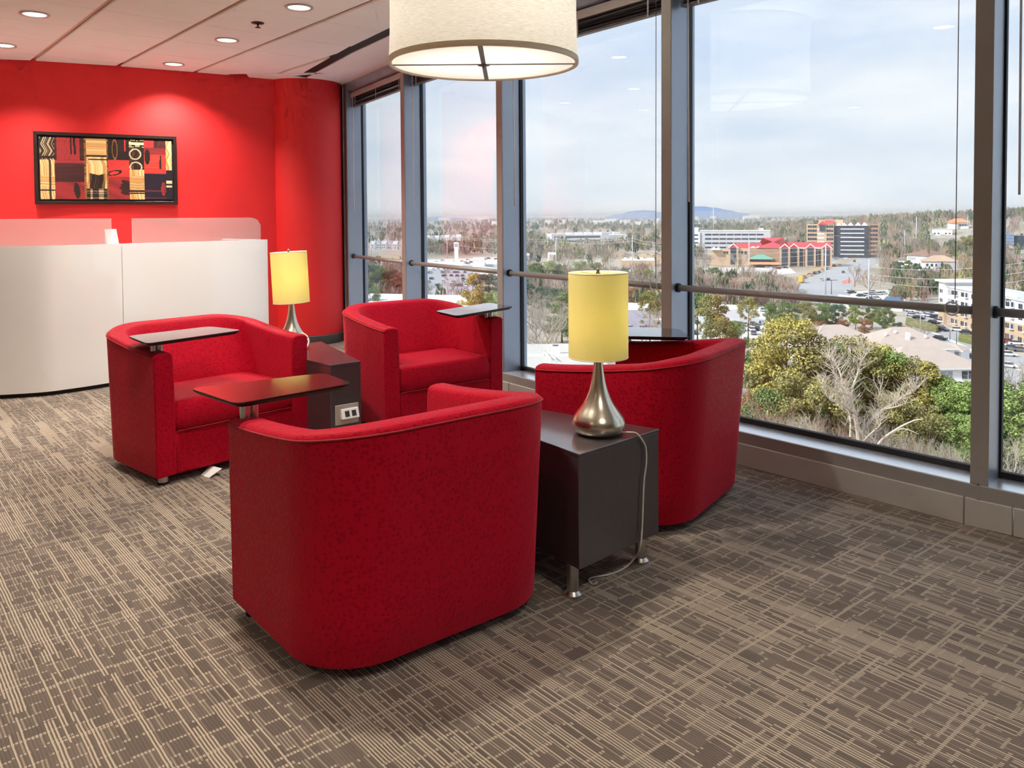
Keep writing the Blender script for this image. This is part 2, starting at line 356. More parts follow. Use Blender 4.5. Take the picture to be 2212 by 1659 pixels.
BLIND_HEAD, BLIND_BOT = 2.835, 2.665
bay_words = ['beside the red column', 'second bay from the red column', 'behind the far red armchair', 'widest bay, right of the centre lamp', 'at the right edge of the view', 'first bay past the right edge of the view', 'last bay by the cream wall']
for k, (P, d, n, L) in enumerate(facets):
    # local frame: x along the wall, y outward, origin at the left mullion's front centre
    rz = math.atan2(d.y, d.x); wroot = empty('window_%d' % (k + 1), (P.x, P.y, 0), rz); struct(wroot); tag(wroot, 'tall grey framed office window, ' + bay_words[k])
    lw = .2 if k == 0 else .036
    MB().box((.0 if k else -.05, REVEAL / 2 + .02, HC / 2), (.072 if k else .19, REVEAL + .04, HC)).build('mullion', [m_mull], wroot, bevel=.002, seg=1)
    MB().box((0 if k else -.05, -.004, HC / 2 + SILL_Z / 2), (.074 if k else .192, .008, HC - SILL_Z)).build('mullion_face', m_mullf, wroot, bevel=.002, seg=1)
    MB().box((L / 2, REVEAL / 2, SILL_Z - .03), (L, REVEAL + .02, .06)).build('sill', m_sill, wroot, bevel=.004, seg=2)
    MB().box((L / 2, -.012, SILL_Z - .034), (L + .02, .016, .066)).build('apron', m_mullf, wroot, bevel=.002, seg=1)
    for xa, xb in ((-.01, L * .08 - .002), (L * .08 + .002, L * .97 - .002), (L * .97 + .002, L + .012)):
        MB().box(((xa + xb) / 2, -.02, .063), (xb - xa, .022, .126)).build('base_panel', m_base, wroot, bevel=.003, seg=1)
    MB().box((L / 2, REVEAL / 2, HC - .045), (L, REVEAL, .1)).build('head', m_mull, wroot, bevel=.004, seg=1)
    MB().box((L / 2, REVEAL / 2 + .09, HC - .1), (L, .03, .26)).build('head_panel', m_mull, wroot)
    gz0, gz1 = SILL_Z + .012, HC - .12
    gk = MB(); x0, x1 = .04, L - .04
    for (c, s) in (((L / 2, REVEAL - .012, SILL_Z + .014), (L - .07, .03, .03)), ((x0, REVEAL - .01, (gz0 + gz1) / 2), (.012, .028, gz1 - gz0)), ((x1, REVEAL - .01, (gz0 + gz1) / 2), (.012, .028, gz1 - gz0))): gk.box(c, s)
    gk.build('gasket', m_gasket, wroot)
    MB().box((L / 2, REVEAL + .004, (gz0 + gz1) / 2), (L - .07, .008, gz1 - gz0)).build('pane', m_glass, wroot)
    # guard rail
    if k < 6:
        rr = thing('guard_rail', 'round grey guard rail across the window ' + bay_words[k], 'rail', (P.x, P.y, 0), rz, 'guard rails across the windows')
        MB().tube([(.036, .06, RAIL_Z), (L - .036, .06, RAIL_Z)], .0195, 16).build('bar', m_mullf, rr, smooth=True)
        for xx in (.037, L - .049): MB().tube([(xx, .06, RAIL_Z), (xx + .012, .06, RAIL_Z)], .028, 16).build('collar', m_gasket, rr)
    # blind pulled up to the head
    bl = thing('venetian_blind', 'grey metal venetian blind pulled up, ' + bay_words[k], 'blind', (P.x, P.y, 0), rz, 'raised venetian blinds')
    MB().box((L / 2, .075, BLIND_HEAD - .032), (L - .1, .062, .062)).build('headrail', m_blindw, bl, bevel=.004, seg=2)
    me = None
    nsl = 9
    for q in range(nsl):
        z = BLIND_HEAD - .07 - q * (BLIND_HEAD - .07 - BLIND_BOT - .022) / (nsl - 1)
        if me is None: me = MB().add([(0, -.025, -.0025), (0, 0, .0035), (0, .025, -.0025), (L - .13, -.025, -.0025), (L - .13, 0, .0035), (L - .13, .025, -.0025)] + [(0, -.025, -.004), (0, 0, .002), (0, .025, -.004), (L - .13, -.025, -.004), (L - .13, 0, .002), (L - .13, .025, -.004)], [(0, 3, 4, 1), (1, 4, 5, 2), (6, 7, 10, 9), (7, 8, 11, 10), (0, 6, 9, 3), (2, 5, 11, 8)]).mesh('slat', m_blind)
        o = link('slat', me, bl); o.location = (.065, .075 + .004 * rng.uniform(-1, 1), z); o.rotation_euler = (R(rng.uniform(-14, 14)), R(rng.uniform(-.25, .25)), 0)
    MB().box((L / 2, .075, BLIND_BOT + .009), (L - .13, .05, .018)).build('bottom_rail', m_blind, bl, bevel=.004, seg=2)
    for xx in (.2, L / 2, L - .2): MB().box((xx, .046, (BLIND_HEAD - .06 + BLIND_BOT) / 2), (.012, .004, BLIND_HEAD - .06 - BLIND_BOT + .01)).build('ladder_tape', m_blindw, bl)
    MB().tube([(.125, .045, BLIND_HEAD - .05), (.127, .043, 2.2), (.13, .045, 1.49)], .0052, 8).build('wand', m_clear, bl, smooth=True)
    if k in (2, 3):
        cx_ = L - .125
        cd = MB().tube([(cx_, .04, BLIND_HEAD - .05), (cx_, .035, RAIL_Z + .05)], .0022, 6).build('pull_cord', m_blind, bl)
        ring = MB(); n_ = 20; ring.tube([(cx_ - .012 + .03 * math.cos(a), .03, RAIL_Z + .005 + .03 * math.sin(a)) for a in [2 * math.pi * q / n_ for q in range(n_ + 1)]], .004, 6); ring.build('cord_ring', m_clear, bl, smooth=True)

# ---------------------------------------------------------------- downlights and sprinkler
m_trim = mat('downlight_trim', S(208, 204, 198), .35, .4, var=.02)
def emat(name, col, s):
    m = bpy.data.materials.new(name); m.use_nodes = True; t = NT(m.node_tree); b = t.n['Principled BSDF']; b.inputs['Base Color'].default_value = col
    tc = t.new('ShaderNodeTexCoord'); nz = t.noise(tc.outputs['Object'], 6, 2); b.inputs['Emission Color'].default_value = col; t.link(t.math('MULTIPLY', t.math('ADD', .92, t.math('MULTIPLY', nz, .16)), s), b.inputs['Emission Strength']); return m
m_lens = emat('downlight_lens', S(255, 246, 222), 2.6)
O0, V1, V2 = Vector((-2.429, 6.973)), Vector((.897, -1.06)), Vector((1.104, .915))
dl_mesh = MB().lathe([(.075, -.001), (.098, -.001), (.102, -.006), (.098, -.010), (.082, -.009), (.078, -.002)], 32, cap=False).mesh('trim_ring', m_trim, True)
lens_mesh = MB().lathe([(.079, -.0035), (.001, -.0035)], 32, cap=False).mesh('lens', m_lens)
lights = [((0, 0), 'second from the front of the painting row'), ((-1, 0), 'nearest the red wall, right of the painting'), ((0, -1), 'at the upper left corner of the ceiling'), ((-1, -1), 'cut by the left edge, above the painting'), ((1, 0), 'left of the big pendant shade'),
          ((-1, -2), None), ((2, -1), None), ((3, -1), None), ((1, -4), None), ((4, -3), None), ((5, -1), None), ((6, -3), None)]  # begins with lamps read from reflections, ends with unseen ones added for illumination
for (i, j), words in lights:
    p = O0 + V1 * i + V2 * j
    if not (-7 < p.x < 6.5 and -4.3 < p.y): continue
    dlt = thing('downlight', 'round recessed ceiling downlight ' + (words or 'outside the view, some mirrored in the windows, the rest added for light'), 'ceiling light', (p.x, p.y, HC), 0, 'recessed ceiling downlights')
    link('trim_ring', dl_mesh, dlt); link('lens', lens_mesh, dlt)
    la = bpy.data.lights.new('downlight_lamp', 'SPOT'); la.energy = LAMP_W; la.spot_size = R(128); la.spot_blend = .75; la.shadow_soft_size = .07; la.color = (1.0, .90, .79)
    lo = bpy.data.objects.new('downlight_lamp', la); C.objects.link(lo); lo.parent = dlt; lo.location = (0, 0, -.02)
p = at(557, 49, HC); sp = thing('sprinkler', 'small dark fire sprinkler head in the ceiling', 'sprinkler', (p.x, p.y, HC))
m_spr = mat('sprinkler_metal', S(70, 40, 38), .35, .7, var=.1)
MB().lathe([(.012, -.001), (.046, -.001), (.048, -.005), (.02, -.008)], 24).build('flange', m_spr, sp, smooth=True)
MB().lathe([(.008, -.008), (.007, -.03), (.004, -.034), (.022, -.036), (.022, -.039)], 12).build('deflector', m_spr, sp)

# ================================================================ furniture
def fabric_material():
    m = bpy.data.materials.new('red_fabric'); m.use_nodes = True; t = NT(m.node_tree); b = t.n['Principled BSDF']
    tc = t.new('ShaderNodeTexCoord'); vo = t.new('ShaderNodeTexVoronoi', feature='SMOOTH_F1'); vo.inputs['Scale'].default_value = 62; vo.inputs['Smoothness'].default_value = .35; vo.inputs['Randomness'].default_value = .8
    wob = t.new('ShaderNodeTexNoise'); wob.inputs['Scale'].default_value = 14; t.link(tc.outputs['Object'], wob.inputs['Vector'])
    ad = t.new('ShaderNodeVectorMath', operation='MULTIPLY_ADD'); t.link(wob.outputs['Color'], ad.inputs[0]); ad.inputs[1].default_value = (.02, .02, .02); t.link(tc.outputs['Object'], ad.inputs[2]); t.link(ad.outputs[0], vo.inputs['Vector'])
    cell = t.ramp(vo.outputs['Distance'], [(.30, (1, 1, 1, 1)), (.46, (0, 0, 0, 1))])
    weave = t.noise(tc.outputs['Object'], 900, 2, .7)
    col = t.mix(t.math('MULTIPLY', cell, .55), S(180, 15, 40), S(136, 4, 24))
    col = t.mix(t.math('MULTIPLY', weave, .25), col, S(122, 6, 16))
    t.link(col, b.inputs['Base Color'])
    t.link(t.math('SUBTRACT', .62, t.math('MULTIPLY', cell, .2)), b.inputs['Roughness'])
    b.inputs['Sheen Weight'].default_value = .45; b.inputs['Sheen Roughness'].default_value = .5; b.inputs['Sheen Tint'].default_value = S(255, 84, 108); b.inputs['Specular IOR Level'].default_value = .16; b.inputs['Specular Tint'].default_value = S(255, 110, 120)
    bp = t.new('ShaderNodeBump'); bp.inputs['Strength'].default_value = .28; bp.inputs['Distance'].default_value = .003
    t.link(t.math('ADD', t.math('MULTIPLY', cell, .8), t.math('MULTIPLY', weave, .3)), bp.inputs['Height']); t.link(bp.outputs[0], b.inputs['Normal'])
    return m
m_fab = fabric_material()
m_seam = mat('red_piping', S(150, 12, 22), .7, var=.1, vscale=60, bump=.2, bscale=400)
m_steel = mat('brushed_steel', S(196, 194, 190), .3, 1.0, var=.08, vscale=40)
m_rubber = mat('black_glide', S(20, 20, 22), .6, var=.1)
def wood_material(name, c1, c2, rough, coat):
    m = bpy.data.materials.new(name); m.use_nodes = True; t = NT(m.node_tree); b = t.n['Principled BSDF']
    tc = t.new('ShaderNodeTexCoord'); mp = t.new('ShaderNodeMapping'); t.link(tc.outputs['Object'], mp.inputs[0]); mp.inputs['Scale'].default_value = (2, 26, 26)
    nz = t.noise(mp.outputs[0], 3, 5, .6); t.link(t.ramp(nz, [(.3, c1), (.7, c2)]), b.inputs['Base Color']); b.inputs['Roughness'].default_value = rough; b.inputs['Coat Weight'].default_value = coat; b.inputs['Coat Roughness'].default_value = .12
    return m
m_tablet = wood_material('tablet_wood', S(36, 24, 26), S(48, 32, 32), .14, 1.0)
m_edge = mat('tablet_edge', S(24, 17, 18), .5, var=.1, spec=.3)
m_espresso = wood_material('espresso_laminate', S(58, 51, 55), S(66, 59, 62), .3, .8)

ARM_T, HXO = .10, .4675
def u_path(hx, D, r, n_s=8, n_c=12, n_b=12):
    pts = [(hx, -(D - r) * k / n_s) for k in range(n_s)]
    pts += [(hx - r + r * math.cos(a), -(D - r) - r * math.sin(a)) for a in [math.pi / 2 * k / n_c for k in range(n_c)]]
    pts += [((hx - r) * (1 - 2 * k / n_b), -D) for k in range(n_b)]
    pts += [(-(hx - r) - r * math.sin(a), -(D - r) - r * math.cos(a)) for a in [math.pi / 2 * k / n_c for k in range(n_c)]]
    pts += [(-hx, -(D - r) * (1 - k / n_s)) for k in range(n_s + 1)]
    return [Vector(p) for p in pts]
def ztop(y): return .702 + .088 * (min(1, max(0, -y / .78))) ** 1.5
def lerp(a, b, s): return a + (b - a) * s
def shell_mesh():
    o0, o1 = u_path(HXO, .715, .235), u_path(HXO + .006, .778, .26)
    i1, i0 = u_path(HXO - ARM_T, .672, .16), u_path(HXO - ARM_T - .008, .44, .12)
    n = len(o0); rows = []
    for k in range(n):
        zt = ztop(o1[k].y); sec = []
        for z, ins in ((.045, .006), (.055, 0), (.2, 0), (.38, 0), (.55, 0), (zt - .04, 0), (zt - .016, .002), (zt - .006, .007), (zt - .001, .016)):
            s = (z - .045) / (zt - .045); p = o0[k].lerp(o1[k], s); q = i1[k]; dd = (q - p).normalized(); p = p + dd * ins; sec.append((p.x, p.y, z))
        for s in (.35, .65):
            p = o1[k].lerp(i1[k], s); sec.append((p.x, p.y, zt + .003))
        for z, ins in ((zt - .001, .016), (zt - .006, .007), (zt - .018, .002), (zt - .05, 0), (.6, 0), (.48, 0), (.38, 0), (.2, 0), (.05, 0)):
            s = max(0, min(1, (z - .40) / (zt - .40))); p = i0[k].lerp(i1[k], s); q = o1[k]; dd = (q - p).normalized(); p = p + dd * ins; sec.append((p.x, p.y, z))
        rows.append(sec)
    ns = len(rows[0]); b = MB(); fs = []
    for k in range(n - 1):
        for j in range(ns): j2 = (j + 1) % ns; fs.append((k * ns + j, k * ns + j2, (k + 1) * ns + j2, (k + 1) * ns + j))
    fs.append(tuple(range(ns))[::-1]); fs.append(tuple(range((n - 1) * ns, n * ns)))
    b.add([p for s in rows for p in s], fs); me = b.mesh('shell', m_fab, True); sharp(me, 50)
    bm = bmesh.new(); bm.from_mesh(me); bmesh.ops.recalc_face_normals(bm, faces=bm.faces); bm.to_mesh(me); bm.free()
    return me, [(o1[k].x, o1[k].y, ztop(o1[k].y) - .018) for k in range(n)], o0, o1
SHELL, TOPLINE, O_BOT, O_TOP = shell_mesh()
def cushion_mesh(name, hx, y0, y1, z0, z1, crown, br, m=None):
    bm = bmesh.new(); nx, ny = 14, 14
    bmesh.ops.create_grid(bm, x_segments=nx, y_segments=ny, size=1)
    # closed pillow: top and bottom grids with rounded rim
    bm.free(); b = MB(); pts = []
    def rr(x, y, rad):          # squircle clamp of the plan outline
        return x, y
    prof = [(0.0, 0.0), (0.0, .35), (.03, .70), (.10, .87), (.25, .96), (.5, .99), (1, 1)]
    outline = []
    cr = .07; nseg = 8
    for (cx_, cy_, a0) in ((hx - cr, y1 - cr * .35, 0), (-hx + cr, y1 - cr * .35, 90), (-hx + cr, y0 + cr, 180), (hx - cr, y0 + cr, 270)):
        for q in range(nseg + 1):
            a = R(a0 + 90 * q / nseg); ry = cr * .35 if cy_ > (y0 + y1) / 2 else cr
            outline.append(Vector((cx_ + cr * math.cos(a), cy_ + ry * math.sin(a))))
    cen = Vector((0, (y0 + y1) / 2)); N = len(outline); vs = []; fs = []
    h = z1 - z0
    levels = [(.0, .012), (.03, .0), (.35, -.004), (.62, -.002), (.82, .006), (.93, .018), (.985, .04), (1.0, .075)]
    for s, ins in levels:
        for p in outline:
            d = (cen - p); q = p + d.normalized() * ins; vs.append((q.x, q.y, z0 + h * s))
    for fr_, up in ((.55, crown * .7), (.2, crown)):
        for p in outline:
            q = cen + (p - cen) * fr_; vs.append((q.x, q.y, z1 + up))
    rows = len(levels) + 2
    for j in range(rows - 1):
        for k in range(N): k2 = (k + 1) % N; fs.append((j * N + k, j * N + k2, (j + 1) * N + k2, (j + 1) * N + k))
    fs.append(tuple(range(N))[::-1]); fs.append(tuple(range((rows - 1) * N, rows * N)))
    return b.add(vs, fs).mesh(name, m or m_fab, True)
SEAT = cushion_mesh('seat_cushion', .362, -.50, .006, .284, .446, .014, .04)
FOOT = MB().lathe([(.027, .047), (.027, .012)], 20).mesh('foot', m_steel, True); sharp(FOOT, 40)
GLIDE = MB().lathe([(.029, .0), (.030, .011), (.026, .0125)], 20).mesh('glide', m_rubber, True); sharp(GLIDE, 40)
def round_poly(pts, r, n=5):
    out = []; N = len(pts)
    for i in range(N):
        p, a, b_ = Vector(pts[i]), Vector(pts[i - 1]), Vector(pts[(i + 1) % N]); da = (a - p).normalized(); db = (b_ - p).normalized()
        rr = min(r, (a - p).length * .45, (b_ - p).length * .45)
        for k in range(n + 1):
            s = k / n; out.append(p + da * rr * (1 - s) ** 2 + db * rr * s ** 2)
    return out
def armchair(label, x, y, yaw, tab, post, seam=None):
    # local frame: -y behind, +y where the sitter faces, +x the sitter's right
    ch = thing('tub_armchair', label, 'armchair', (x, y, 0), yaw - math.pi / 2, 'red tub armchairs with swivel tablets')
    sh = link('shell', SHELL, ch, bevel=.008, seg=2)
    MB().tube(TOPLINE, .0035, 6).build('piping', m_seam, sh, smooth=True)
    if seam:
        k = seam; MB().tube([(lerp(O_BOT[k].x, O_TOP[k].x, s), lerp(O_BOT[k].y, O_TOP[k].y, s), lerp(.05, ztop(O_TOP[k].y) - .02, s)) for s in [q / 10 for q in range(11)]], .0028, 6).build('back_seam', m_seam, sh, smooth=True)
    MB().box((0, -.235, .163), (.728, .46, .232)).build('front_panel', m_fab, ch, bevel=.014, seg=3, autos=40)
    st = link('seat_cushion', SEAT, ch)
    MB().tube([(-.352, .004, .281), (-.2, .008, .281), (.2, .008, .281), (.352, .004, .281)], .003, 6).build('front_seam', m_seam, st, smooth=True)
    for fx, fy in ((.41, -.055), (-.41, -.055), (.30, -.50), (-.30, -.50)):
        fo = link('foot', FOOT, ch); fo.location = (fx, fy, 0); link('glide', GLIDE, fo)
    # swivel tablet: bevelled board on a short post
    po = MB().lathe([(.019, ztop(post[1]) - .004), (.019, .757)], 16, (post[0] - .012, post[1], 0)).lathe([(.013, ztop(post[1]) - .004), (.013, .757)], 16, (post[0] + .022, post[1], 0)).build('tablet_post', m_steel, ch, autos=40)
    P = round_poly(tab, .045); c = sum(P, Vector((0, 0))) / len(P)
    b = MB(); vs = []
    N = len(P); area = sum(P[i].x * P[(i + 1) % N].y - P[(i + 1) % N].x * P[i].y for i in range(N))
    if area < 0: P = P[::-1]
    for z, ins in ((.756, .022), (.768, .002), (.773, 0), (.7755, .002)):
        for p in P: q = p + (c - p).normalized() * ins; vs.append((q.x, q.y, z))
    fs = [tuple(range(N))[::-1], tuple(range(3 * N, 4 * N))]
    for j in range(3):
        for k in range(N): k2 = (k + 1) % N; fs.append((j * N + k, j * N + k2, (j + 1) * N + k2, (j + 1) * N + k))
    tm = b.add(vs, fs).build('tablet', [m_tablet, m_edge], ch, autos=25)
    for k, pg in enumerate(tm.data.polygons): pg.material_index = 0 if k == 1 else 1
    return ch
# poses read from the photograph; tablets in each chair's own frame
armchair('red tub armchair facing right, in front of the white reception desk', -1.556, 4.533, -.715, [(.475, -.30), (.53, .05), (-.045, -.01), (-.01, -.31)], (.405, -.10))
armchair('red tub armchair seen from behind in the foreground, nearest the viewer', -.647, 3.143, 2.254, [(-.525, .25), (-.485, -.115), (-.012, -.07), (-.005, .195)], (-.415, -.05))
armchair('red tub armchair seen from the side, beside the table with the large lamp', .367, 4.2, 2.546, [(.08, .02), (.30, -.47), (.57, -.30), (.44, .19)], (.40, -.06), seam=14)
armchair('red tub armchair facing the viewer in front of the windows', -.44, 5.382, -.907, [(.03, -.10), (.07, .22), (-.55, .03), (-.56, -.28)], (-.395, -.06))

# wedge tables between the chairs
def wedge_table(label, near_a, near_b, far_a, far_b, z0=.125, z1=.55):
    poly = [Vector(q) for q in (near_a, near_b, far_b, far_a)]; c = sum(poly, Vector((0, 0))) / 4
    tb = thing('end_table', label, 'table', (c.x, c.y, 0), 0, 'dark wedge shaped end tables')
    loc = [tuple(p - c) for p in poly]
    MB().prism(loc, z0, z1 - .012).build('body', m_espresso, tb, bevel=.003, seg=1)
    MB().prism([tuple(Vector(q) * 1.004) for q in loc], z1 - .014, z1).build('top', m_espresso, tb, bevel=.002, seg=1)
    lm = MB().lathe([(.034, 0), (.034, .008), (.026, .016), (.0225, .02), (.0225, .127)], 20).mesh('leg', m_steel, True); sharp(lm, 40)
    for q in loc:
        o = link('leg', lm, tb); v = Vector(q); v = v - v.normalized() * .075; o.location = (v.x, v.y, 0)
    return tb, c
tR, cR = wedge_table('dark wedge table carrying the large lit lamp, right of the nearest chair', (.236, 2.891), (.587, 3.232), (-.255, 3.585), (-.095, 3.735))
tL, cL = wedge_table('dark wedge table with a power outlet, between the left and far chairs', (-1.066, 4.697), (-.912, 4.817), (-1.665, 5.285), (-1.33, 5.60))
# power outlet on the left table's narrow end
pa, pb = Vector((-1.068, 4.694)), Vector((-.912, 4.817)); dd = (pb - pa).normalized(); nn = Vector((dd.y, -dd.x)); mid = pa.lerp(pb, .52)
rot = math.atan2(dd.y, dd.x)
m_plate = mat('outlet_plate', S(196, 192, 184), .35, .5, var=.03); m_sock = mat('socket_face', S(52, 52, 54), .5, var=.1); m_whitep = mat('white_plastic', S(238, 238, 236), .35, var=.02)
q = mid - cL + nn * .003; pl = MB().box((0, 0, 0), (.152, .006, .118)).build('outlet_plate', m_plate, tL, bevel=.002, seg=1); pl.location = (q.x, q.y, .247); pl.rotation_euler = (0, 0, rot)
hb = MB().add([(-.055, .0, -.03), (.055, .0, -.03), (.055, -.03, -.026), (-.055, -.03, -.026), (-.055, 0, .03), (.055, 0, .03), (.055, -.012, .03), (-.055, -.012, .03)], [(3, 2, 1, 0), (4, 5, 6, 7), (0, 1, 5, 4), (2, 3, 7, 6), (1, 2, 6, 5), (3, 0, 4, 7)]).build('outlet_housing', m_whitep, pl, bevel=.002, seg=1); hb.location = (.012, -.003, .004)
for sx in (-.022, .022):
    so = MB().box((0, 0, 0), (.028, .003, .034)).build('socket', m_sock, hb); so.location = (sx, -.0215, .002); so.rotation_euler = (R(-17.5), 0, 0)

# lamps
def shade_material(name, col):
    m = bpy.data.materials.new(name); m.use_nodes = True; t = NT(m.node_tree); t.n.clear()
    df = t.new('ShaderNodeBsdfDiffuse'); df.inputs[0].default_value = col; tl = t.new('ShaderNodeBsdfTranslucent')
    tc = t.new('ShaderNodeTexCoord'); mp = t.new('ShaderNodeMapping'); t.link(tc.outputs['Object'], mp.inputs[0]); mp.inputs['Scale'].default_value = (1, 1, .25)
    nz = t.noise(mp.outputs[0], 260, 2); c2 = t.mix(t.math('MULTIPLY', nz, .25), col, tuple(c * .75 for c in col[:3]) + (1,)); t.link(c2, tl.inputs[0]); t.link(c2, df.inputs[0])
    mx = t.new('ShaderNodeMixShader'); mx.inputs[0].default_value = .55; t.link(df.outputs[0], mx.inputs[1]); t.link(tl.outputs[0], mx.inputs[2]); o = t.new('ShaderNodeOutputMaterial'); t.link(mx.outputs[0], o.inputs[0]); return m
m_shade = shade_material('yellow_shade', S(255, 249, 196)); m_rim = mat('shade_rim', S(250, 244, 214), .6, var=.03)
m_nickel = mat('brushed_nickel', S(214, 206, 188), .24, 1.0, var=.06, vscale=30, bump=.02, bscale=400)
m_cord = mat('clear_cord', S(206, 200, 190), .35, var=.05)
def table_lamp(label, x, y, z, tilt=(0, 0), rz=0.0):
    la = thing('table_lamp', label, 'lamp', (x, y, z), rz, 'lit table lamps with yellow drum shades')
    prof = [(.06, 0), (.088, .003), (.099, .018), (.1055, .036), (.1055, .048), (.099, .066), (.088, .083), (.074, .101), (.06, .121), (.048, .144), (.038, .17), (.030, .20), (.024, .232), (.0195, .265), (.0165, .30), (.0165, .345), (.012, .348), (.012, .37)]
    MB().lathe(prof, 40).build('base', m_nickel, la, smooth=True, autos=60)
    sh = MB().lathe([(.1175, 0), (.1175, .334), (.1160, .334), (.1160, 0), (.1175, 0)], 48, cap=False).build('shade', m_shade, la, smooth=True, autos=50)
    sh.location = (0, 0, .303); sh.rotation_euler = (tilt[0], tilt[1], 0)
    for zz in (.001, .333): MB().tube([(.1168 * math.cos(a), .1168 * math.sin(a), zz) for a in [2 * math.pi * k / 40 for k in range(41)]], .0022, 6).build('rim', m_rim, sh, smooth=True)
    fi = MB(); 
    for a in (0, 2 * math.pi / 3, 4 * math.pi / 3): fi.tube([(0, 0, .325), (.116 * math.cos(a), .116 * math.sin(a), .329)], .0016, 6)
    fi.build('spider', m_nickel, sh); MB().lathe([(.009, .326), (.010, .332), (.006, .338), (.009, .346), (.004, .354)], 14).build('finial', m_nickel, sh, smooth=True)
    bu = bpy.data.lights.new('bulb', 'POINT'); bu.energy = BULB_W; bu.color = (1.0, .95, .68); bu.shadow_soft_size = .035; bo = bpy.data.objects.new('bulb', bu); C.objects.link(bo); bo.parent = la; bo.location = (0, 0, .47)
    MB().lathe([(.012, .36), (.014, .40), (.028, .44), (.03, .47), (.02, .497), (.004, .506)], 16).build('bulb_glass', emat('bulb_glass', S(255, 236, 170), 3.0), la, smooth=True).visible_shadow = True
    return la
lampR = table_lamp('large lit lamp with yellow drum shade on the nearer table', .338, 3.175, .55)
lampL = table_lamp('lit lamp with crooked yellow shade in front of the red column', -1.455, 5.31, .55, tilt=(0, R(-2.6)))
# lamp cords
A_, B_ = Vector((.236, 2.891)), Vector((.587, 3.232)); fd = (B_ - A_).normalized(); fn = Vector((fd.y, -fd.x))
def on_face(px, py, off=.012):
    d = ray(px, py); Pp = A_ + fn * off; s = Pp.dot(fn) / Vector((d.x, d.y)).dot(fn); return Vector((0, 0, EYE)) + d * s
cp = [at(1340, 934, .562), at(1357, 934, .566), at(1374, 936, .562)] + [on_face(*q) for q in ((1387, 950), (1395, 968), (1396, 1000), (1391, 1040), (1389, 1090), (1387, 1140), (1383, 1182))] + [at(1372, 1204, .05), at(1352, 1225, .008), at(1320, 1240, .006), at(1285, 1246, .006), at(1272, 1252, .006), at(1280, 1262, .006), at(1290, 1258, .02)]
def smooth_path(p, n=5):
    o = []
    for i in range(len(p) - 1):
        p0, p1, p2, p3 = p[max(i - 1, 0)], p[i], p[i + 1], p[min(i + 2, len(p) - 1)]
        for k in range(n):
            s = k / n; o.append(.5 * ((2 * p1) + (p2 - p0) * s + (2 * p0 - 5 * p1 + 4 * p2 - p3) * s * s + (3 * p1 - p0 - 3 * p2 + p3) * s ** 3))
    return o + [p[-1]]
loc0 = Vector((.338, 3.175, .55))
MB().tube([p - loc0 for p in smooth_path(cp)], .0036, 8).build('cord', m_cord, lampR, smooth=True)
locL = Vector((-1.455, 5.31, .55)); cpl = [Vector((-1.37, 5.29, .557)), far(650, 722, 5.35), far(661, 724, 5.32), far(667, 736, 5.28), far(663, 750, 5.25), far(655, 757, 5.25)]
MB().tube([p - locL for p in smooth_path(cpl)], .0045, 8).build('cord', m_whitep, lampL, smooth=True)

# drum pendant
PX, PY, PZ, PR, PH = -.153, 4.6, 2.268, .532, .575
pn = thing('pendant_lamp', 'huge cream linen drum pendant hanging from the ceiling', 'pendant lamp', (PX, PY, 0))
def linen_material():
    m = bpy.data.materials.new('linen_shade'); m.use_nodes = True; t = NT(m.node_tree); t.n.clear()
    tc = t.new('ShaderNodeTexCoord'); mp = t.new('ShaderNodeMapping'); t.link(tc.outputs['Object'], mp.inputs[0]); mp.inputs['Scale'].default_value = (9, 9, 90)
    nz = t.noise(mp.outputs[0], 3, 4, .65); c = t.ramp(nz, [(.32, S(220, 213, 196)), (.68, S(247, 244, 236))])
    df = t.new('ShaderNodeBsdfDiffuse'); tl = t.new('ShaderNodeBsdfTranslucent'); t.link(c, df.inputs[0]); t.link(c, tl.inputs[0])
    mx = t.new('ShaderNodeMixShader'); mx.inputs[0].default_value = .4; t.link(df.outputs[0], mx.inputs[1]); t.link(tl.outputs[0], mx.inputs[2]); o = t.new('ShaderNodeOutputMaterial'); t.link(mx.outputs[0], o.inputs[0]); return m
m_linen = linen_material(); m_band = mat('linen_band', S(236, 225, 198), .8, var=.05, vscale=60); m_diff = shade_material('pendant_diffuser', S(244, 244, 240)); m_strap = mat('pendant_strap', S(128, 122, 118), .5, .3, var=.05)
waist = lambda s: PR * (1 - .018 * math.sin(math.pi * min(1, s)) ** .8)
MB().lathe([(waist(k / 14), PZ + .012 + (PH - .012) * k / 14) for k in range(15)], 72, cap=False).build('shade', m_linen, pn, smooth=True)
MB().lathe([(PR + .002, PZ - .004), (PR + .004, PZ + .004), (PR + .002, PZ + .026), (PR - .002, PZ + .028), (PR - .016, PZ + .02), (PR - .018, PZ + .002), (PR - .01, PZ - .004), (PR + .002, PZ - .004)], 72, cap=False).build('band', m_band, pn, smooth=True)
MB().lathe([(waist(1) + .003, PZ + PH - .024), (waist(1) + .003, PZ + PH), (waist(1) - .004, PZ + PH)], 72, cap=False).build('top_band', m_band, pn, smooth=True)
MB().lathe([(PR - .018, PZ + .006), (.001, PZ + .006)], 72, cap=False).build('diffuser', m_diff, pn)
ang = math.atan2(PX, PY)
for a in (-ang - R(2), -ang + R(88)):
    st = MB().box((0, 0, 0), (.026, 2 * PR - .04, .003)).build('strap', m_strap, pn); st.location = (0, 0, PZ + .001); st.rotation_euler = (0, 0, a)
MB().lathe([(.0, PZ - .022), (.006, PZ - .02), (.008, PZ - .01), (.034, PZ - .006), (.036, PZ - .001)], 20, cap=False).build('finial', m_strap, pn, smooth=True)
MB().lathe([(.012, PZ + PH - .03), (.012, HC - .03)], 14).build('stem', m_strap, pn, smooth=True)
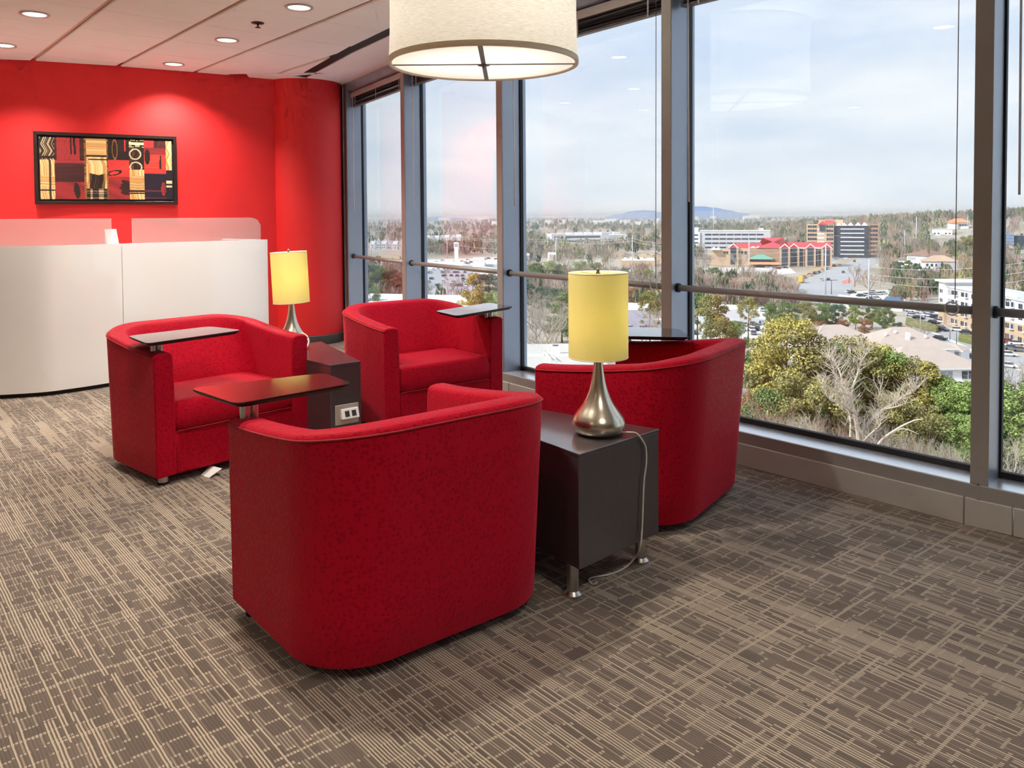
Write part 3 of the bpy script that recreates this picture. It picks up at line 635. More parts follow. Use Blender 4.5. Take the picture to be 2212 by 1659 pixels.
MB().lathe([(.085, HC - .028), (.095, HC - .02), (.095, HC - .001)], 32).build('canopy', m_strap, pn, autos=40)
sp_ = MB()
for q in range(3): a = 2 * math.pi * q / 3; sp_.tube([(0, 0, PZ + PH - .02), ((waist(1) - .004) * math.cos(a), (waist(1) - .004) * math.sin(a), PZ + PH - .012)], .005, 6)
sp_.build('spider', m_strap, pn)
for q in range(3):
    a = 2 * math.pi * (q + .5) / 3; bu = bpy.data.lights.new('pendant_bulb', 'POINT'); bu.energy = DRUM_W / 3; bu.color = (1.0, .97, .92); bu.shadow_soft_size = .06; bo = bpy.data.objects.new('pendant_bulb', bu); C.objects.link(bo); bo.parent = pn; bo.location = (.2 * math.cos(a), .2 * math.sin(a), PZ + .25)

# ---------------------------------------------------------------- reception desk
m_gloss = mat('white_gloss_laminate', S(246, 246, 245), .08, var=.01, vscale=2, coat=1.0)
m_frost = bpy.data.materials.new('frosted_glass'); m_frost.use_nodes = True
_t = NT(m_frost.node_tree); _t.n.clear(); _df = _t.new('ShaderNodeBsdfDiffuse'); _df.inputs[0].default_value = S(240, 240, 238); _tl = _t.new('ShaderNodeBsdfTranslucent'); _tl.inputs[0].default_value = S(245, 245, 244); _rf = _t.new('ShaderNodeBsdfRefraction'); _rf.inputs['Roughness'].default_value = .32; _rf.inputs['IOR'].default_value = 1.05
_tc = _t.new('ShaderNodeTexCoord'); _nz = _t.noise(_tc.outputs['Object'], 90, 2)
_m1 = _t.new('ShaderNodeMixShader'); _t.link(_t.math('ADD', .47, _t.math('MULTIPLY', _nz, .06)), _m1.inputs[0]); _t.link(_df.outputs[0], _m1.inputs[1]); _t.link(_tl.outputs[0], _m1.inputs[2])
_m2 = _t.new('ShaderNodeMixShader'); _m2.inputs[0].default_value = .68; _t.link(_m1.outputs[0], _m2.inputs[1]); _t.link(_rf.outputs[0], _m2.inputs[2]); _o = _t.new('ShaderNodeOutputMaterial'); _t.link(_m2.outputs[0], _o.inputs[0])
ctrl = [Vector(q) for q in ((-5.5, 6.75), (-5.0, 6.47), (-4.5, 6.335), (-4.2, 6.29), (-4.0, 6.317), (-3.745, 6.40), (-3.603, 6.513), (-3.468, 6.654), (-3.375, 6.77), (-3.16, 7.04), (-2.95, 7.28), (-2.72, 7.52), (-2.51, 7.735), (-2.40, 7.87))]
dpath = smooth_path([Vector((p.x, p.y, 0)) for p in ctrl], 6); dpath = [Vector((p.x, p.y)) for p in dpath]
def offs(pts, o):
    r = []
    for i in range(len(pts)):
        d = (pts[min(i + 1, len(pts) - 1)] - pts[max(i - 1, 0)]).normalized(); r.append(pts[i] + Vector((-d.y, d.x)) * o)
    return r
dk = thing('reception_desk', 'curved glossy white reception desk with frosted glass screens', 'desk', (-3.4, 7.2, 0)); DO = Vector((-3.4, 7.2))
def strip(pts, z0, z1, th, name, m, parent, o0=0.0):
    a = [p - DO for p in offs(pts, o0)]; b_ = [p - DO for p in offs(pts, o0 + th)]; n = len(a)
    vs = [(p.x, p.y, z) for z in (z0, z1) for p in a] + [(p.x, p.y, z) for z in (z0, z1) for p in b_]; fs = []
    for i in range(n - 1): fs += [(i, i + 1, n + i + 1, n + i), (2 * n + i, 3 * n + i, 3 * n + i + 1, 2 * n + i + 1), (n + i, n + i + 1, 3 * n + i + 1, 3 * n + i), (i, 2 * n + i, 2 * n + i + 1, i + 1)]
    fs += [(0, n, 3 * n, 2 * n), (n - 1, 3 * n - 1, 4 * n - 1, 2 * n - 1)]
    return MB().add(vs, fs).build(name, m, parent, autos=30)
px_of = lambda p: CX + F_PX * p.x / p.y
isplit = min(range(len(dpath)), key=lambda i: abs(px_of(dpath[i]) - 263))
DESK_H = 1.202
strip(dpath[:isplit + 1], .035, DESK_H, .022, 'front_panel', m_gloss, dk)
rp = dpath[isplit:]; rp = [rp[0] + (rp[1] - rp[0]).normalized() * .006] + rp[1:]
strip(rp, .035, DESK_H, .022, 'front_panel', m_gloss, dk)
strip(dpath, 0, .036, .02, 'toe_kick', m_black, dk, .03)
strip(dpath, DESK_H - .03, DESK_H - .004, .28, 'transaction_top', m_gloss, dk, .022)
e0, e1 = dpath[-1], dpath[-1] + (offs(dpath, 1)[-1] - dpath[-1]) * .75
strip([e0 + (dpath[-1] - dpath[-2]).normalized() * .001, e1], .035, DESK_H, -.02, 'end_panel', m_gloss, dk)
strip(dpath, .70, .735, .7, 'work_top', m_gloss, dk, .022)
def screen(x0, x1, round_end):
    pts = [p for p in offs(dpath, .05) if x0 <= px_of(p) <= x1]; z0, z1 = DESK_H - .004, EYE + .006
    # even steps
    L = [0.0]
    for i in range(1, len(pts)): L.append(L[-1] + (pts[i] - pts[i - 1]).length)
    T = L[-1]; n = 40; q = []
    for k in range(n + 1):
        s = T * k / n; i = max(j for j in range(len(L)) if L[j] <= s + 1e-9); i = min(i, len(pts) - 2); q.append(pts[i].lerp(pts[i + 1], (s - L[i]) / max(1e-6, L[i + 1] - L[i])))
    tops = []
    for k in range(n + 1):
        s = T - T * k / n; rr = .13
        tops.append(z1 if (not round_end or s >= rr) else z1 - rr * .55 + .55 * math.sqrt(max(0, rr * rr - (rr - s) ** 2)))
    a = [p - DO for p in q]; b_ = [p - DO for p in offs(q, .012)]; m_ = n + 1
    vs = [(p.x, p.y, z0) for p in a] + [(p.x, p.y, zt) for p, zt in zip(a, tops)] + [(p.x, p.y, z0) for p in b_] + [(p.x, p.y, zt) for p, zt in zip(b_, tops)]; fs = []
    for i in range(n): fs += [(i, i + 1, m_ + i + 1, m_ + i), (2 * m_ + i, 3 * m_ + i, 3 * m_ + i + 1, 2 * m_ + i + 1), (m_ + i, m_ + i + 1, 3 * m_ + i + 1, 3 * m_ + i), (i, 2 * m_ + i, 2 * m_ + i + 1, i + 1)]
    fs += [(0, m_, 3 * m_, 2 * m_), (n, 2 * m_ + n, 3 * m_ + n, m_ + n)]
    return MB().add(vs, fs).build('glass_screen', m_frost, dk, autos=30)
screen(-900, 246, False); screen(271, 566, True)
bp_ = far(268, 510, 1); k = min(range(len(dpath)), key=lambda i: abs(px_of(dpath[i]) - 262)); hp = offs(dpath, .16)[k]
bh = thing('brochure_holder', 'small clear brochure holder in the gap between the glass screens', 'holder', (hp.x, hp.y, DESK_H - .003), math.atan2(dpath[k + 1].y - dpath[k].y, dpath[k + 1].x - dpath[k].x))
m_acr = mat('clear_acrylic', S(232, 214, 216), .15, var=.03, spec=.6)
MB().add([(-.05, -.02, 0), (.05, -.02, 0), (.05, .03, 0), (-.05, .03, 0), (-.05, .03, .125), (.05, .03, .125), (.05, .026, .125), (-.05, .026, .125), (-.05, -.016, .004), (.05, -.016, .004)], [(0, 1, 2, 3), (3, 2, 5, 4), (4, 5, 6, 7), (7, 6, 9, 8), (0, 8, 9, 1)]).build('stand', m_acr, bh)
MB().box((0, .008, .055), (.085, .006, .10)).build('leaflets', mat('leaflet_paper', S(236, 228, 226), .7, var=.04), bh)

# white paper tag under the left chair
pt = at(458, 1022, .012); tg = MB().add([(-.06, 0, 0), (.0, -.05, 0), (.055, .0, .035), (-.03, .05, .038), (-.06, 0, .002), (0, -.05, .002), (.055, 0, .037), (-.03, .05, .04)], [(3, 2, 1, 0), (4, 5, 6, 7), (0, 1, 5, 4), (1, 2, 6, 5), (2, 3, 7, 6), (3, 0, 4, 7)]).build('paper_tag', mat('white_paper', S(236, 236, 234), .8, var=.02)); tg.location = (pt.x, pt.y, .0005); tag(tg, 'folded white paper tag lying under the left red armchair', 'paper')

# ---------------------------------------------------------------- framed painting
def paint(u, v):                # u to the right, v up, both 0..1: blocks of ochre, black and red with scribbled lines
    r = lambda a, b_: math.sin(a * 127.1 + b_ * 311.7) * 43758.5453 % 1.0
    n = lambda x, f: (r(math.floor(x * f), 3.1) * (1 - (x * f) % 1) + r(math.floor(x * f) + 1, 3.1) * ((x * f) % 1))
    ochre, cream, black, red, maroon, indigo = (168, 116, 58), (236, 214, 160), (36, 22, 20), (178, 44, 44), (96, 34, 38), (34, 24, 40)
    def mixc(a, b_, s): s = max(0, min(1, s)); return tuple(a[i] + (b_[i] - a[i]) * s for i in range(3))
    strk = n(u + .03 * n(v, 9), 150); hst = n(v + .02 * n(u, 11), 130)
    y = 1 - v; c = black
    if u < .105:
        c = mixc(black, cream, (strk - .45) * 2.2) if y < .34 else (mixc(cream, ochre, strk * 1.1) if y < .62 or y > .78 else mixc(ochre, cream, hst))
        if .30 < y < .36 and strk > .3: c = black
        if .84 < y < .865: c = black
        if y > .36 and n(u, 44) < .28: c = mixc(c, black, .8)
    elif u < .32:
        c = mixc(red, maroon, .35 + .5 * strk * hst) if (y < .38 and .12 < u < .29) else mixc(maroon, black, .3 + .6 * hst)
        if .36 < y < .42: c = mixc(red, maroon, hst)
        if .44 < y < .72: c = mixc(black, maroon, .25 + .3 * hst)
        if y > .72: c = mixc(red, maroon, .25 + .6 * n(u + v, 12))
        if y > .72 and abs(u - .265 - .05 * (y - .86)) < .022 * math.sqrt(max(0, 1 - ((y - .86) / .13) ** 2)): c = black
        if y < .27 and (abs(u - .225) < .006 or abs(u - .25 - .02 * y) < .008): c = black
    elif u < .50:
        if u < .335 or u > .49: c = mixc(ochre, black, hst * .8)
        elif y < .27: c = mixc(ochre, cream, hst * .75)
        elif y < .30: c = black
        elif y < .55 + .05 * n(u, 14): c = mixc(cream, ochre, strk * .9)
        elif y < .82: c = mixc(black, ochre, max(0, strk - .45) * 1.2) if .36 < u < .475 else mixc(cream, ochre, strk)
        else: c = mixc(black, cream, .45 * (n(u, 46) > .62) + .35 * (n(v, 60) > .62))
        if .335 < y < .355 and .35 < u: c = black
    elif u < .665:
        if y < .34: c = mixc(black, ochre, .7 * (abs(math.hypot((u - .553) / .018, (y - .17) / .16) - 1) < .14))
        elif y < .62: c = mixc(red, (206, 62, 52), n(u - v, 15))
        else: c = mixc(red, maroon, .2 + .5 * n(u + v, 10))
        if y < .2 and .595 < u < .645 and n(u, 70) > .45: c = red
        if y > .34 and abs(math.hypot((u - .545) / .05, (y - .56 - (u - .545) * -.4) / .035) - 1) < .25: c = black
        if math.hypot((u - .635) / .05, (y - .8) / .13) < .7 + .5 * n(u + v * 2, 25): c = mixc(black, maroon, .2)
    elif u < .78:
        if y < .13: c = mixc(black, cream, hst > .42)
        elif y < .5:
            c = mixc(black, ochre, .35 * (strk > .72))
            if abs(math.hypot((u - .71) / .042, (y - .24) / .085) - 1) < .13 or abs(math.hypot((u - .715) / .045, (y - .46) / .085) - 1) < .13: c = (196, 178, 150)
        elif y < .60: c = mixc(cream, ochre, strk)
        elif y < .84: c = mixc(ochre, cream, hst * .8)
        elif y < .87 or .89 < y < .905: c = black
        else: c = mixc(cream, ochre, strk)
    elif u < .955:
        if y < .12: c = red if u < .86 else mixc(black, maroon, strk)
        elif y < .24: c = mixc(maroon, red, hst * .6)
        elif y < .56: c = mixc(red, (206, 84, 60), hst * .7)
        elif y < .80: c = indigo
        else: c = mixc(indigo, (150, 60, 70), .6 * (n(v, 40) > .75))
        if math.hypot((u - .805) / .022, (y - .28) / .13) < 1: c = black
        if .25 < y < .48 and abs(u - .912 + .01 * y) < .006: c = black
        if math.hypot((u - .93) / .018, (y - .82) / .12) < 1: c = mixc(red, maroon, strk)
    else:
        c = mixc(ochre, cream, strk) if y < .5 else mixc(indigo, cream, .9 * (.68 < y < .73 or .76 < y < .79))
    return S(*c)
pw, ph = 1.274, .70; pc = Vector((-4.042, 8.12)); pang = math.atan2(.588, 1.13)
pnrm = Vector((math.sin(pang), -math.cos(pang))); pc2 = pc + pnrm * .0
pic = thing('framed_painting', 'framed abstract painting in red, black and ochre on the red wall', 'painting', (pc2.x + pnrm.x * .045, pc2.y + pnrm.y * .045, 1.907), pang)
m_frame = mat('dark_frame', S(42, 28, 26), .35, var=.1, vscale=20, coat=.3)
for (c_, s_) in (((0, 0, ph / 2 - .016), (pw, .05, .032)), ((0, 0, -ph / 2 + .016), (pw, .05, .032)), ((-pw / 2 + .016, 0, 0), (.032, .05, ph - .064)), ((pw / 2 - .016, 0, 0), (.032, .05, ph - .064))):
    MB().box(c_, s_).build('frame', m_frame, pic, bevel=.003, seg=1)
MB().box((0, .012, 0), (pw - .06, .02, ph - .06)).build('backing', m_black, pic)
m_canvas = bpy.data.materials.new('painted_canvas'); m_canvas.use_nodes = True; _t = NT(m_canvas.node_tree); _a = _t.new('ShaderNodeVertexColor'); _a.layer_name = 'tint'; _b = _t.n['Principled BSDF']; _t.link(_a.outputs[0], _b.inputs['Base Color']); _b.inputs['Roughness'].default_value = .45
nu, nv = 190, 96; cw, chh = pw - .10, ph - .10; vs = []; fs = []; cols = []
for j in range(nv + 1):
    for i in range(nu + 1): vs.append((-cw / 2 + cw * i / nu, 0, -chh / 2 + chh * j / nv))
for j in range(nv):
    for i in range(nu): fs.append((j * (nu + 1) + i, j * (nu + 1) + i + 1, (j + 1) * (nu + 1) + i + 1, (j + 1) * (nu + 1) + i)); cols.append(paint((i + .5) / nu, (j + .5) / nv))
cb_ = MB(); cb_.v = vs; cb_.f = fs; cb_.c = cols; cv = cb_.build('canvas', m_canvas, pic); cv.location = (0, -.012, 0)
MB().box((0, -.001, 0), (cw, .02, chh)).build('stretcher', m_black, pic)

# ================================================================ the view outside: a suburb seen from a high floor
GZ = -38.6
def zat(p, py):                 # height over the ground point p that shows at row py
    lo, hi = -60.0, 300.0
    for _ in range(50):
        m_ = (lo + hi) / 2; v = Vector((p.x, p.y, m_ - EYE)); c, s = math.cos(PITCH), math.sin(PITCH)
        yy = c * v.y - s * v.z; zz = s * v.y + c * v.z; u_, v_ = v.x / yy, -zz / yy
        y_ = CY + F_PX * (math.sin(ROLL) * u_ + math.cos(ROLL) * v_)
        if y_ > py: lo = m_
        else: hi = m_
    return lo
def g(px, py): return at(px, py, GZ)
def tint_mat(name, rough=.9, base=None):
    m = bpy.data.materials.new(name); m.use_nodes = True; t = NT(m.node_tree); b = t.n['Principled BSDF']; b.inputs['Roughness'].default_value = rough; b.inputs['Specular IOR Level'].default_value = .1
    a = t.new('ShaderNodeVertexColor'); a.layer_name = 'tint'; tc = t.new('ShaderNodeTexCoord'); oi = t.new('ShaderNodeObjectInfo'); nz = t.noise(tc.outputs['Object'], .8, 2)
    k = t.math('ADD', .78, t.math('ADD', t.math('MULTIPLY', nz, .3), t.math('MULTIPLY', oi.outputs['Random'], .22)))
    mx = t.new('ShaderNodeVectorMath', operation='SCALE'); t.link(a.outputs[0], mx.inputs[0]); t.link(k, mx.inputs['Scale']); t.link(mx.outputs[0], b.inputs['Base Color']); return m
m_leaf = tint_mat('foliage'); m_bark = tint_mat('bark')
def ground_material():
    m = bpy.data.materials.new('suburb_ground'); m.use_nodes = True; t = NT(m.node_tree); b = t.n['Principled BSDF']; b.inputs['Roughness'].default_value = .95; b.inputs['Specular IOR Level'].default_value = .05
    tc = t.new('ShaderNodeTexCoord'); n1 = t.noise(tc.outputs['Object'], .012, 5, .6); n2 = t.noise(tc.outputs['Object'], .15, 4, .65)
    c = t.ramp(n1, [(.32, S(150, 144, 126)), (.46, S(178, 168, 154)), (.56, S(204, 196, 186)), (.68, S(166, 158, 134))]); c = t.mix(t.math('MULTIPLY', n2, .6), c, S(150, 140, 128)); t.link(c, b.inputs['Base Color']); return m
m_ground = ground_material()
m_asph = mat('asphalt', S(176, 176, 180), .9, var=.08, vscale=.05); m_conc = mat('pale_concrete', S(222, 218, 212), .9, var=.06, vscale=.08)
m_line = mat('road_paint', S(236, 236, 232), .8, var=.03); m_verge = mat('dry_verge', S(190, 164, 128), .95, var=.15, vscale=.1); m_hedge = mat('hedge', S(120, 122, 70), .95, var=.25, vscale=.8, bump=.4, bscale=3)

n_ = 48; gv = []; gf = []
rad = [45, 120, 300, 700, 1500, 3500, 8000, 16000]; angs = [R(-50 + 130 * k / n_) for k in range(n_ + 1)]   # 0 = straight ahead
def hill(x, y):                 # low wooded rise on the right, gentle swell far out
    d = math.hypot(x, y); a = math.degrees(math.atan2(x, y))
    h = 30 * math.exp(-((a - 30) / 13) ** 2) * math.exp(-((d - 1650) / 520) ** 2) + 34 * math.exp(-((a - 44) / 12) ** 2) * math.exp(-((d - 1250) / 400) ** 2)
    h *= max(0, min(1, (d - 950) / 250)); h += 14 * max(0, min(1, (d - 1800) / 2500)) * (.6 + .4 * math.sin(a * .31 + 1))
    return h
def gh(x, y): return GZ + hill(x, y)
rad = [45, 120, 250, 450, 700, 900, 1050, 1200, 1350, 1500, 1650, 1800, 2000, 2300, 2700, 3200, 4000, 6000, 9000, 16000]
for r_ in rad:
    for a in angs: x, y = r_ * math.sin(a), r_ * math.cos(a); gv.append((x, y, gh(x, y)))
for j in range(len(rad) - 1):
    for k in range(n_): gf.append((j * (n_ + 1) + k, (j + 1) * (n_ + 1) + k, (j + 1) * (n_ + 1) + k + 1, j * (n_ + 1) + k + 1))
go = MB().add(gv, gf).build('ground', m_ground, smooth=True); struct(go); tag(go, 'winter ground of the suburb far below the windows')
def flat(name, pts, m, dz=.05, th=.05, label=None):
    P = [g(*p) for p in pts]; o = MB().prism([(p.x, p.y) for p in P], GZ + dz - th, GZ + dz).build(name, m); struct(o); tag(o, label); return o
# roads and lots
flat('road_avenue', [(1872, 552), (1905, 556), (1870, 585), (1845, 612), (1822, 660), (1690, 660), (1720, 618), (1790, 582), (1838, 562)], m_asph, .10, .1, 'wide grey avenue leading to the tan office tower')
flat('road_verge', [(1700, 605), (1760, 580), (1878, 548), (1880, 552), (1838, 563), (1785, 584), (1730, 604)], m_verge, .20, .2, 'dry grass bank along the avenue')
flat('road_street', [(1950, 664), (1985, 668), (2050, 708), (2130, 742), (2230, 778), (2330, 800), (2330, 900), (2230, 850), (2130, 800), (2040, 752), (1970, 705)], m_asph, .10, .1, 'grey street running past the white apartments')
flat('road_line', [(1985, 706), (1988, 705), (2140, 772), (2240, 812), (2238, 815), (2136, 776)], m_line, .14, .03, 'dashed pale centre line of the street')
flat('lot_apartments', [(1960, 655), (2035, 655), (2110, 705), (2300, 752), (2300, 775), (2130, 735), (2050, 700)], m_conc, .08, .08, 'pale parking lot in front of the white apartments')
flat('lot_tower', [(1775, 566), (1800, 552), (1885, 545), (1884, 549), (1835, 560), (1790, 572)], m_asph, .12, .1, 'parking lot below the tan office tower')
flat('lot_shops', [(1510, 580), (1700, 574), (1720, 590), (1640, 598), (1500, 600)], m_conc, .10, .1, 'pale forecourt of the red roofed shops')
flat('lot_pines', [(1500, 668), (1650, 664), (1660, 730), (1490, 740)], m_conc, .10, .1, 'white parking lot behind the pines')
flat('lot_left', [(905, 578), (1080, 570), (1080, 592), (1000, 640), (905, 642)], m_asph, .10, .1, 'grey parking lot in the second window bay')
flat('lot_corner', [(905, 562), (1090, 556), (1090, 570), (905, 577)], m_conc, .12, .1, 'white forecourt of the low shops in the second bay')
flat('lot_far_left', [(780, 552), (880, 550), (880, 566), (780, 572)], m_verge, .12, .1, 'dry grass strip in the first window bay')
flat('road_middle', [(1120, 578), (1240, 574), (1440, 583), (1440, 590), (1240, 582), (1120, 586)], m_asph, .12, .1, 'grey road behind the centre pines')
flat('lot_middle', [(1330, 548), (1440, 548), (1440, 566), (1340, 566)], m_verge, .12, .1, 'tan lot in the centre window bay')
flat('lot_white', [(1330, 690), (1440, 688), (1440, 740), (1330, 745)], m_conc, .12, .1, 'white yard right of the centre lamp')
flat('road_white', [(1840, 630), (1960, 626), (1960, 650), (1830, 652)], m_conc, .13, .1, 'white paved yard beside the avenue')

# ---------------------------------------------------------------- trees
def mixl(a, b_, s): return tuple(a[i] + (b_[i] - a[i]) * s for i in range(3)) + (1,)
def foliage_mesh(seed, clumps, leaf, nleaf, cols):
    """clumps: list of (centre, radius); many small tilted leaf cards around each centre"""
    r = np.random.RandomState(seed); V = []; Fc = []; Cc = []
    for (c, rad_) in clumps:
        n = max(6, int(nleaf * (rad_ ** 1.3)))
        d = r.normal(size=(n, 3)); d /= np.linalg.norm(d, axis=1)[:, None]; rr = rad_ * (.55 + .5 * r.rand(n))
        p = np.array(c) + d * rr[:, None] * np.array([1, 1, .78])
        a = r.normal(size=(n, 3)); a /= np.linalg.norm(a, axis=1)[:, None]; b_ = np.cross(a, d + .3 * r.normal(size=(n, 3))); b_ /= (np.linalg.norm(b_, axis=1)[:, None] + 1e-6)
        s = leaf * (.6 + .8 * r.rand(n))[:, None]
        q = np.stack([p + a * s, p + b_ * s * .6, p - a * s, p - b_ * s * .6], 1); base = sum(len(x) for x in V); V.append(q.reshape(-1, 3))
        Fc.append(base + np.arange(n * 4).reshape(n, 4)); k = r.rand(n, 1); kc = r.rand() * .6
        Cc.append(np.clip(np.array(cols[0]) * (1 - k) + np.array(cols[1]) * k, 0, 1) * (.8 + .4 * kc))
    V = np.concatenate(V); Fc = np.concatenate(Fc); Cc = np.concatenate(Cc); me = bpy.data.meshes.new('crown')
    me.from_pydata(V.tolist(), [], Fc.tolist()); me.materials.append(m_leaf); ca_ = me.color_attributes.new('tint', 'FLOAT_COLOR', 'CORNER')
    cc = np.concatenate([np.repeat(Cc, 4, axis=0), np.ones((len(Cc) * 4, 1))], 1).astype(np.float32); ca_.data.foreach_set('color', cc.ravel()); return me
lin = lambda *c: np.array(S(*c)[:3])
def pine(seed, kind):
    r = random.Random(seed); cl = []; H = 1.0
    if kind == 'cone':
        for k in range(46):
            z = r.uniform(.12, .97); w_ = .26 * (1 - z) ** .8 + .03; a = r.uniform(0, 6.28); q = w_ * r.uniform(.35, 1); cl.append(((q * math.cos(a), q * math.sin(a), z), .055 + .05 * (1 - z)))
    elif kind == 'umbrella':
        for k in range(30):
            z = r.uniform(.62, .96); w_ = .24 * math.sqrt(max(0, 1 - ((z - .74) / .24) ** 2)); a = r.uniform(0, 6.28); q = w_ * r.uniform(.2, 1); cl.append(((q * math.cos(a), q * math.sin(a), z), r.uniform(.05, .085)))
        for k in range(6): a = r.uniform(0, 6.28); cl.append(((.16 * math.cos(a), .16 * math.sin(a), r.uniform(.4, .6)), .045))
    else:
        for k in range(58):
            z = r.uniform(.22, .97); w_ = .30 * math.sqrt(max(0.02, 1 - ((z - .55) / .46) ** 2)); a = r.uniform(0, 6.28); q = w_ * math.sqrt(r.uniform(.1, 1)); cl.append(((q * math.cos(a), q * math.sin(a), z), r.uniform(.06, .10)))
    return cl
def trunk_mesh(h=1.0, r0=.014, seed=0, bare=False, cols=None):
    r = random.Random(seed); b = MB(); c = cols or mixl(S(120, 100, 84), S(90, 74, 62), r.random())
    if not bare:
        b.tube([(0, 0, 0), (.01 * r.uniform(-1, 1), .01, .3), (.02 * r.uniform(-1, 1), 0, .6), (0, 0, .95)], [r0, r0 * .85, r0 * .6, r0 * .12], 6, col=c); return b.mesh('trunk', m_bark, True)
    return b
def bare_tree(seed, col, spread=.55, levels=5, r0=.019, fork=3):
    r = random.Random(seed); b = MB(); c1 = S(*col)
    def grow(p, d, L, rad_, lev):
        mid = p + d * L * .5 + Vector((r.uniform(-1, 1), r.uniform(-1, 1), r.uniform(-.3, .3))) * L * .09; e = p + d * L
        n = 5 if lev < 2 else 3
        k = r.uniform(.85, 1.15); b.tube([p, mid, e], [rad_, rad_ * .82, rad_ * .62], n, cap=False, col=tuple(min(1, q * k) for q in c1[:3]) + (1,))
        if lev >= levels: return
        for q in range(fork if lev else fork + 1):
            a = r.uniform(0, 6.28); s = spread * r.uniform(.55, 1.25); ax = d.orthogonal().normalized(); ax = Matrix.Rotation(a, 3, d) @ ax
            nd = (d + ax * s + Vector((0, 0, .10))).normalized(); f = r.uniform(.62, .86); st = e if q < 2 else p.lerp(e, r.uniform(.5, .9))
            grow(st, nd, L * f, rad_ * .62 * r.uniform(.8, 1.05), lev + 1)
    grow(Vector((0, 0, 0)), Vector((0, 0, 1)), .26, r0, 0); return b.mesh('branches', m_bark, True)
COL = {'green': (lin(92, 116, 74), lin(148, 164, 104)), 'yellow': (lin(150, 142, 78), lin(212, 200, 122)), 'olive': (lin(130, 130, 84), lin(188, 180, 118)), 'deep': (lin(70, 94, 80), lin(116, 138, 110)), 'rust': (lin(150, 108, 84), lin(192, 150, 112)), 'fresh': (lin(116, 142, 80), lin(182, 198, 120))}
CROWN = {}
for i, (kind, ck) in enumerate([('round', 'green'), ('round', 'yellow'), ('round', 'olive'), ('cone', 'deep'), ('cone', 'yellow'), ('umbrella', 'green'), ('umbrella', 'olive'), ('round', 'deep'), ('round', 'fresh'), ('round', 'rust'), ('round2', 'yellow'), ('round2', 'olive'), ('cone', 'green'), ('cone', 'olive'), ('round2', 'green')]):
    CROWN[(kind, ck)] = (foliage_mesh(50 + i, pine(80 + i * 7, kind), .0115, 5200, COL[ck]), trunk_mesh(seed=i))
SMALL = {ck: (foliage_mesh(90 + i, pine(5 + i, 'round'), .034, 700, COL[ck]), trunk_mesh(seed=40 + i)) for i, ck in enumerate(('green', 'deep', 'olive', 'rust'))}
BARE = [bare_tree(11, (186, 174, 160)), bare_tree(23, (170, 156, 144), .62), bare_tree(31, (196, 184, 172), .7, 5, .013), bare_tree(47, (160, 132, 116), .5), bare_tree(53, (178, 168, 158), .8, 4, .012, 4)]
def twig_mesh(seed, col):
    r = random.Random(seed); b = MB()
    for k in range(150):
        a = r.uniform(0, 6.28); q = r.uniform(0, .16); tl = r.uniform(.45, 1.0); e = Vector((math.cos(a) * (q + .42 * tl * r.uniform(.2, 1)), math.sin(a) * (q + .42 * tl * r.uniform(.2, 1)), tl)); p0 = Vector((q * math.cos(a) * .5, q * math.sin(a) * .5, 0)); m1 = p0.lerp(e, .5) + Vector((r.uniform(-.06, .06), r.uniform(-.06, .06), .05)); kk = r.uniform(.75, 1.2)
        b.tube([p0, m1, e], [.014, .011, .005], 3, cap=False, col=tuple(min(1, c * kk) for c in S(*col)[:3]) + (1,))
    return b.mesh('twigs', m_bark, True)
BARE_S = [twig_mesh(61, (196, 176, 164)), twig_mesh(67, (206, 190, 176)), twig_mesh(71, (190, 160, 148))]
def tree(name, meshes, px, pyb, pyt, label, group, widen=1.0, cat='tree'):
    p = g(px, pyb); h = zat(p, pyt) - GZ; t_ = thing(name, label, cat, (p.x, p.y, GZ), rng.uniform(0, 6.28), group); t_.scale = (h * widen, h * widen, h)
    for nm, me in zip(('crown', 'trunk'), meshes): link(nm, me, t_)
    return t_
MAXZ = {}
def bare(px, pyb, pyt, label, group, k=None, widen=1.0, pool=BARE, name='bare_tree'):
    p = g(px, pyb); h = (zat(p, pyt) - GZ); me = pool[rng.randrange(len(pool)) if k is None else k]
    o = bpy.data.objects.new(name, me); C.objects.link(o); o.location = (p.x, p.y, GZ); o.rotation_euler = (0, 0, rng.uniform(0, 6.28)); s = h / MAXZ.setdefault(me.name, max(v.co.z for v in me.vertices)); o.scale = (s * widen, s * widen, s); return tag(o, label, 'tree', group)
GP = 'evergreens beyond the widest window'
near = [  # big cluster below the rail of the widest bay
 ('round', 'yellow', 1700, 985, 690, .95), ('cone', 'olive', 1745, 1000, 706, 1.25), ('cone', 'olive', 1652, 950, 722, 1.25), ('round', 'green', 1618, 930, 765, 1.0), ('round2', 'green', 1788, 985, 742, .9), ('round', 'olive', 1838, 960, 728, 1.1),
 ('round2', 'yellow', 1880, 955, 735, 1.1), ('round', 'fresh', 1918, 960, 752, 1.1), ('round', 'olive', 1958, 965, 770, 1.0), ('cone', 'yellow', 2000, 985, 782, 1.3), ('round', 'fresh', 2042, 985, 812, 1.1), ('round', 'green', 2070, 1000, 838, 1.1), ('round', 'fresh', 2098, 1030, 828, 1.2),
 ('round2', 'olive', 1730, 1060, 810, .95), ('round2', 'green', 1668, 1050, 838, 1.0), ('round2', 'olive', 1792, 1060, 822, 1.1), ('round', 'rust', 1640, 1010, 850, 1.1), ('round2', 'olive', 1930, 1060, 850, 1.0), ('round2', 'olive', 2000, 1070, 880, 1.2), ('round', 'fresh', 2075, 1090, 900, 1.2),
 ('round', 'green', 2190, 1040, 812, 1.3), ('round', 'fresh', 2215, 1060, 840, 1.3)]
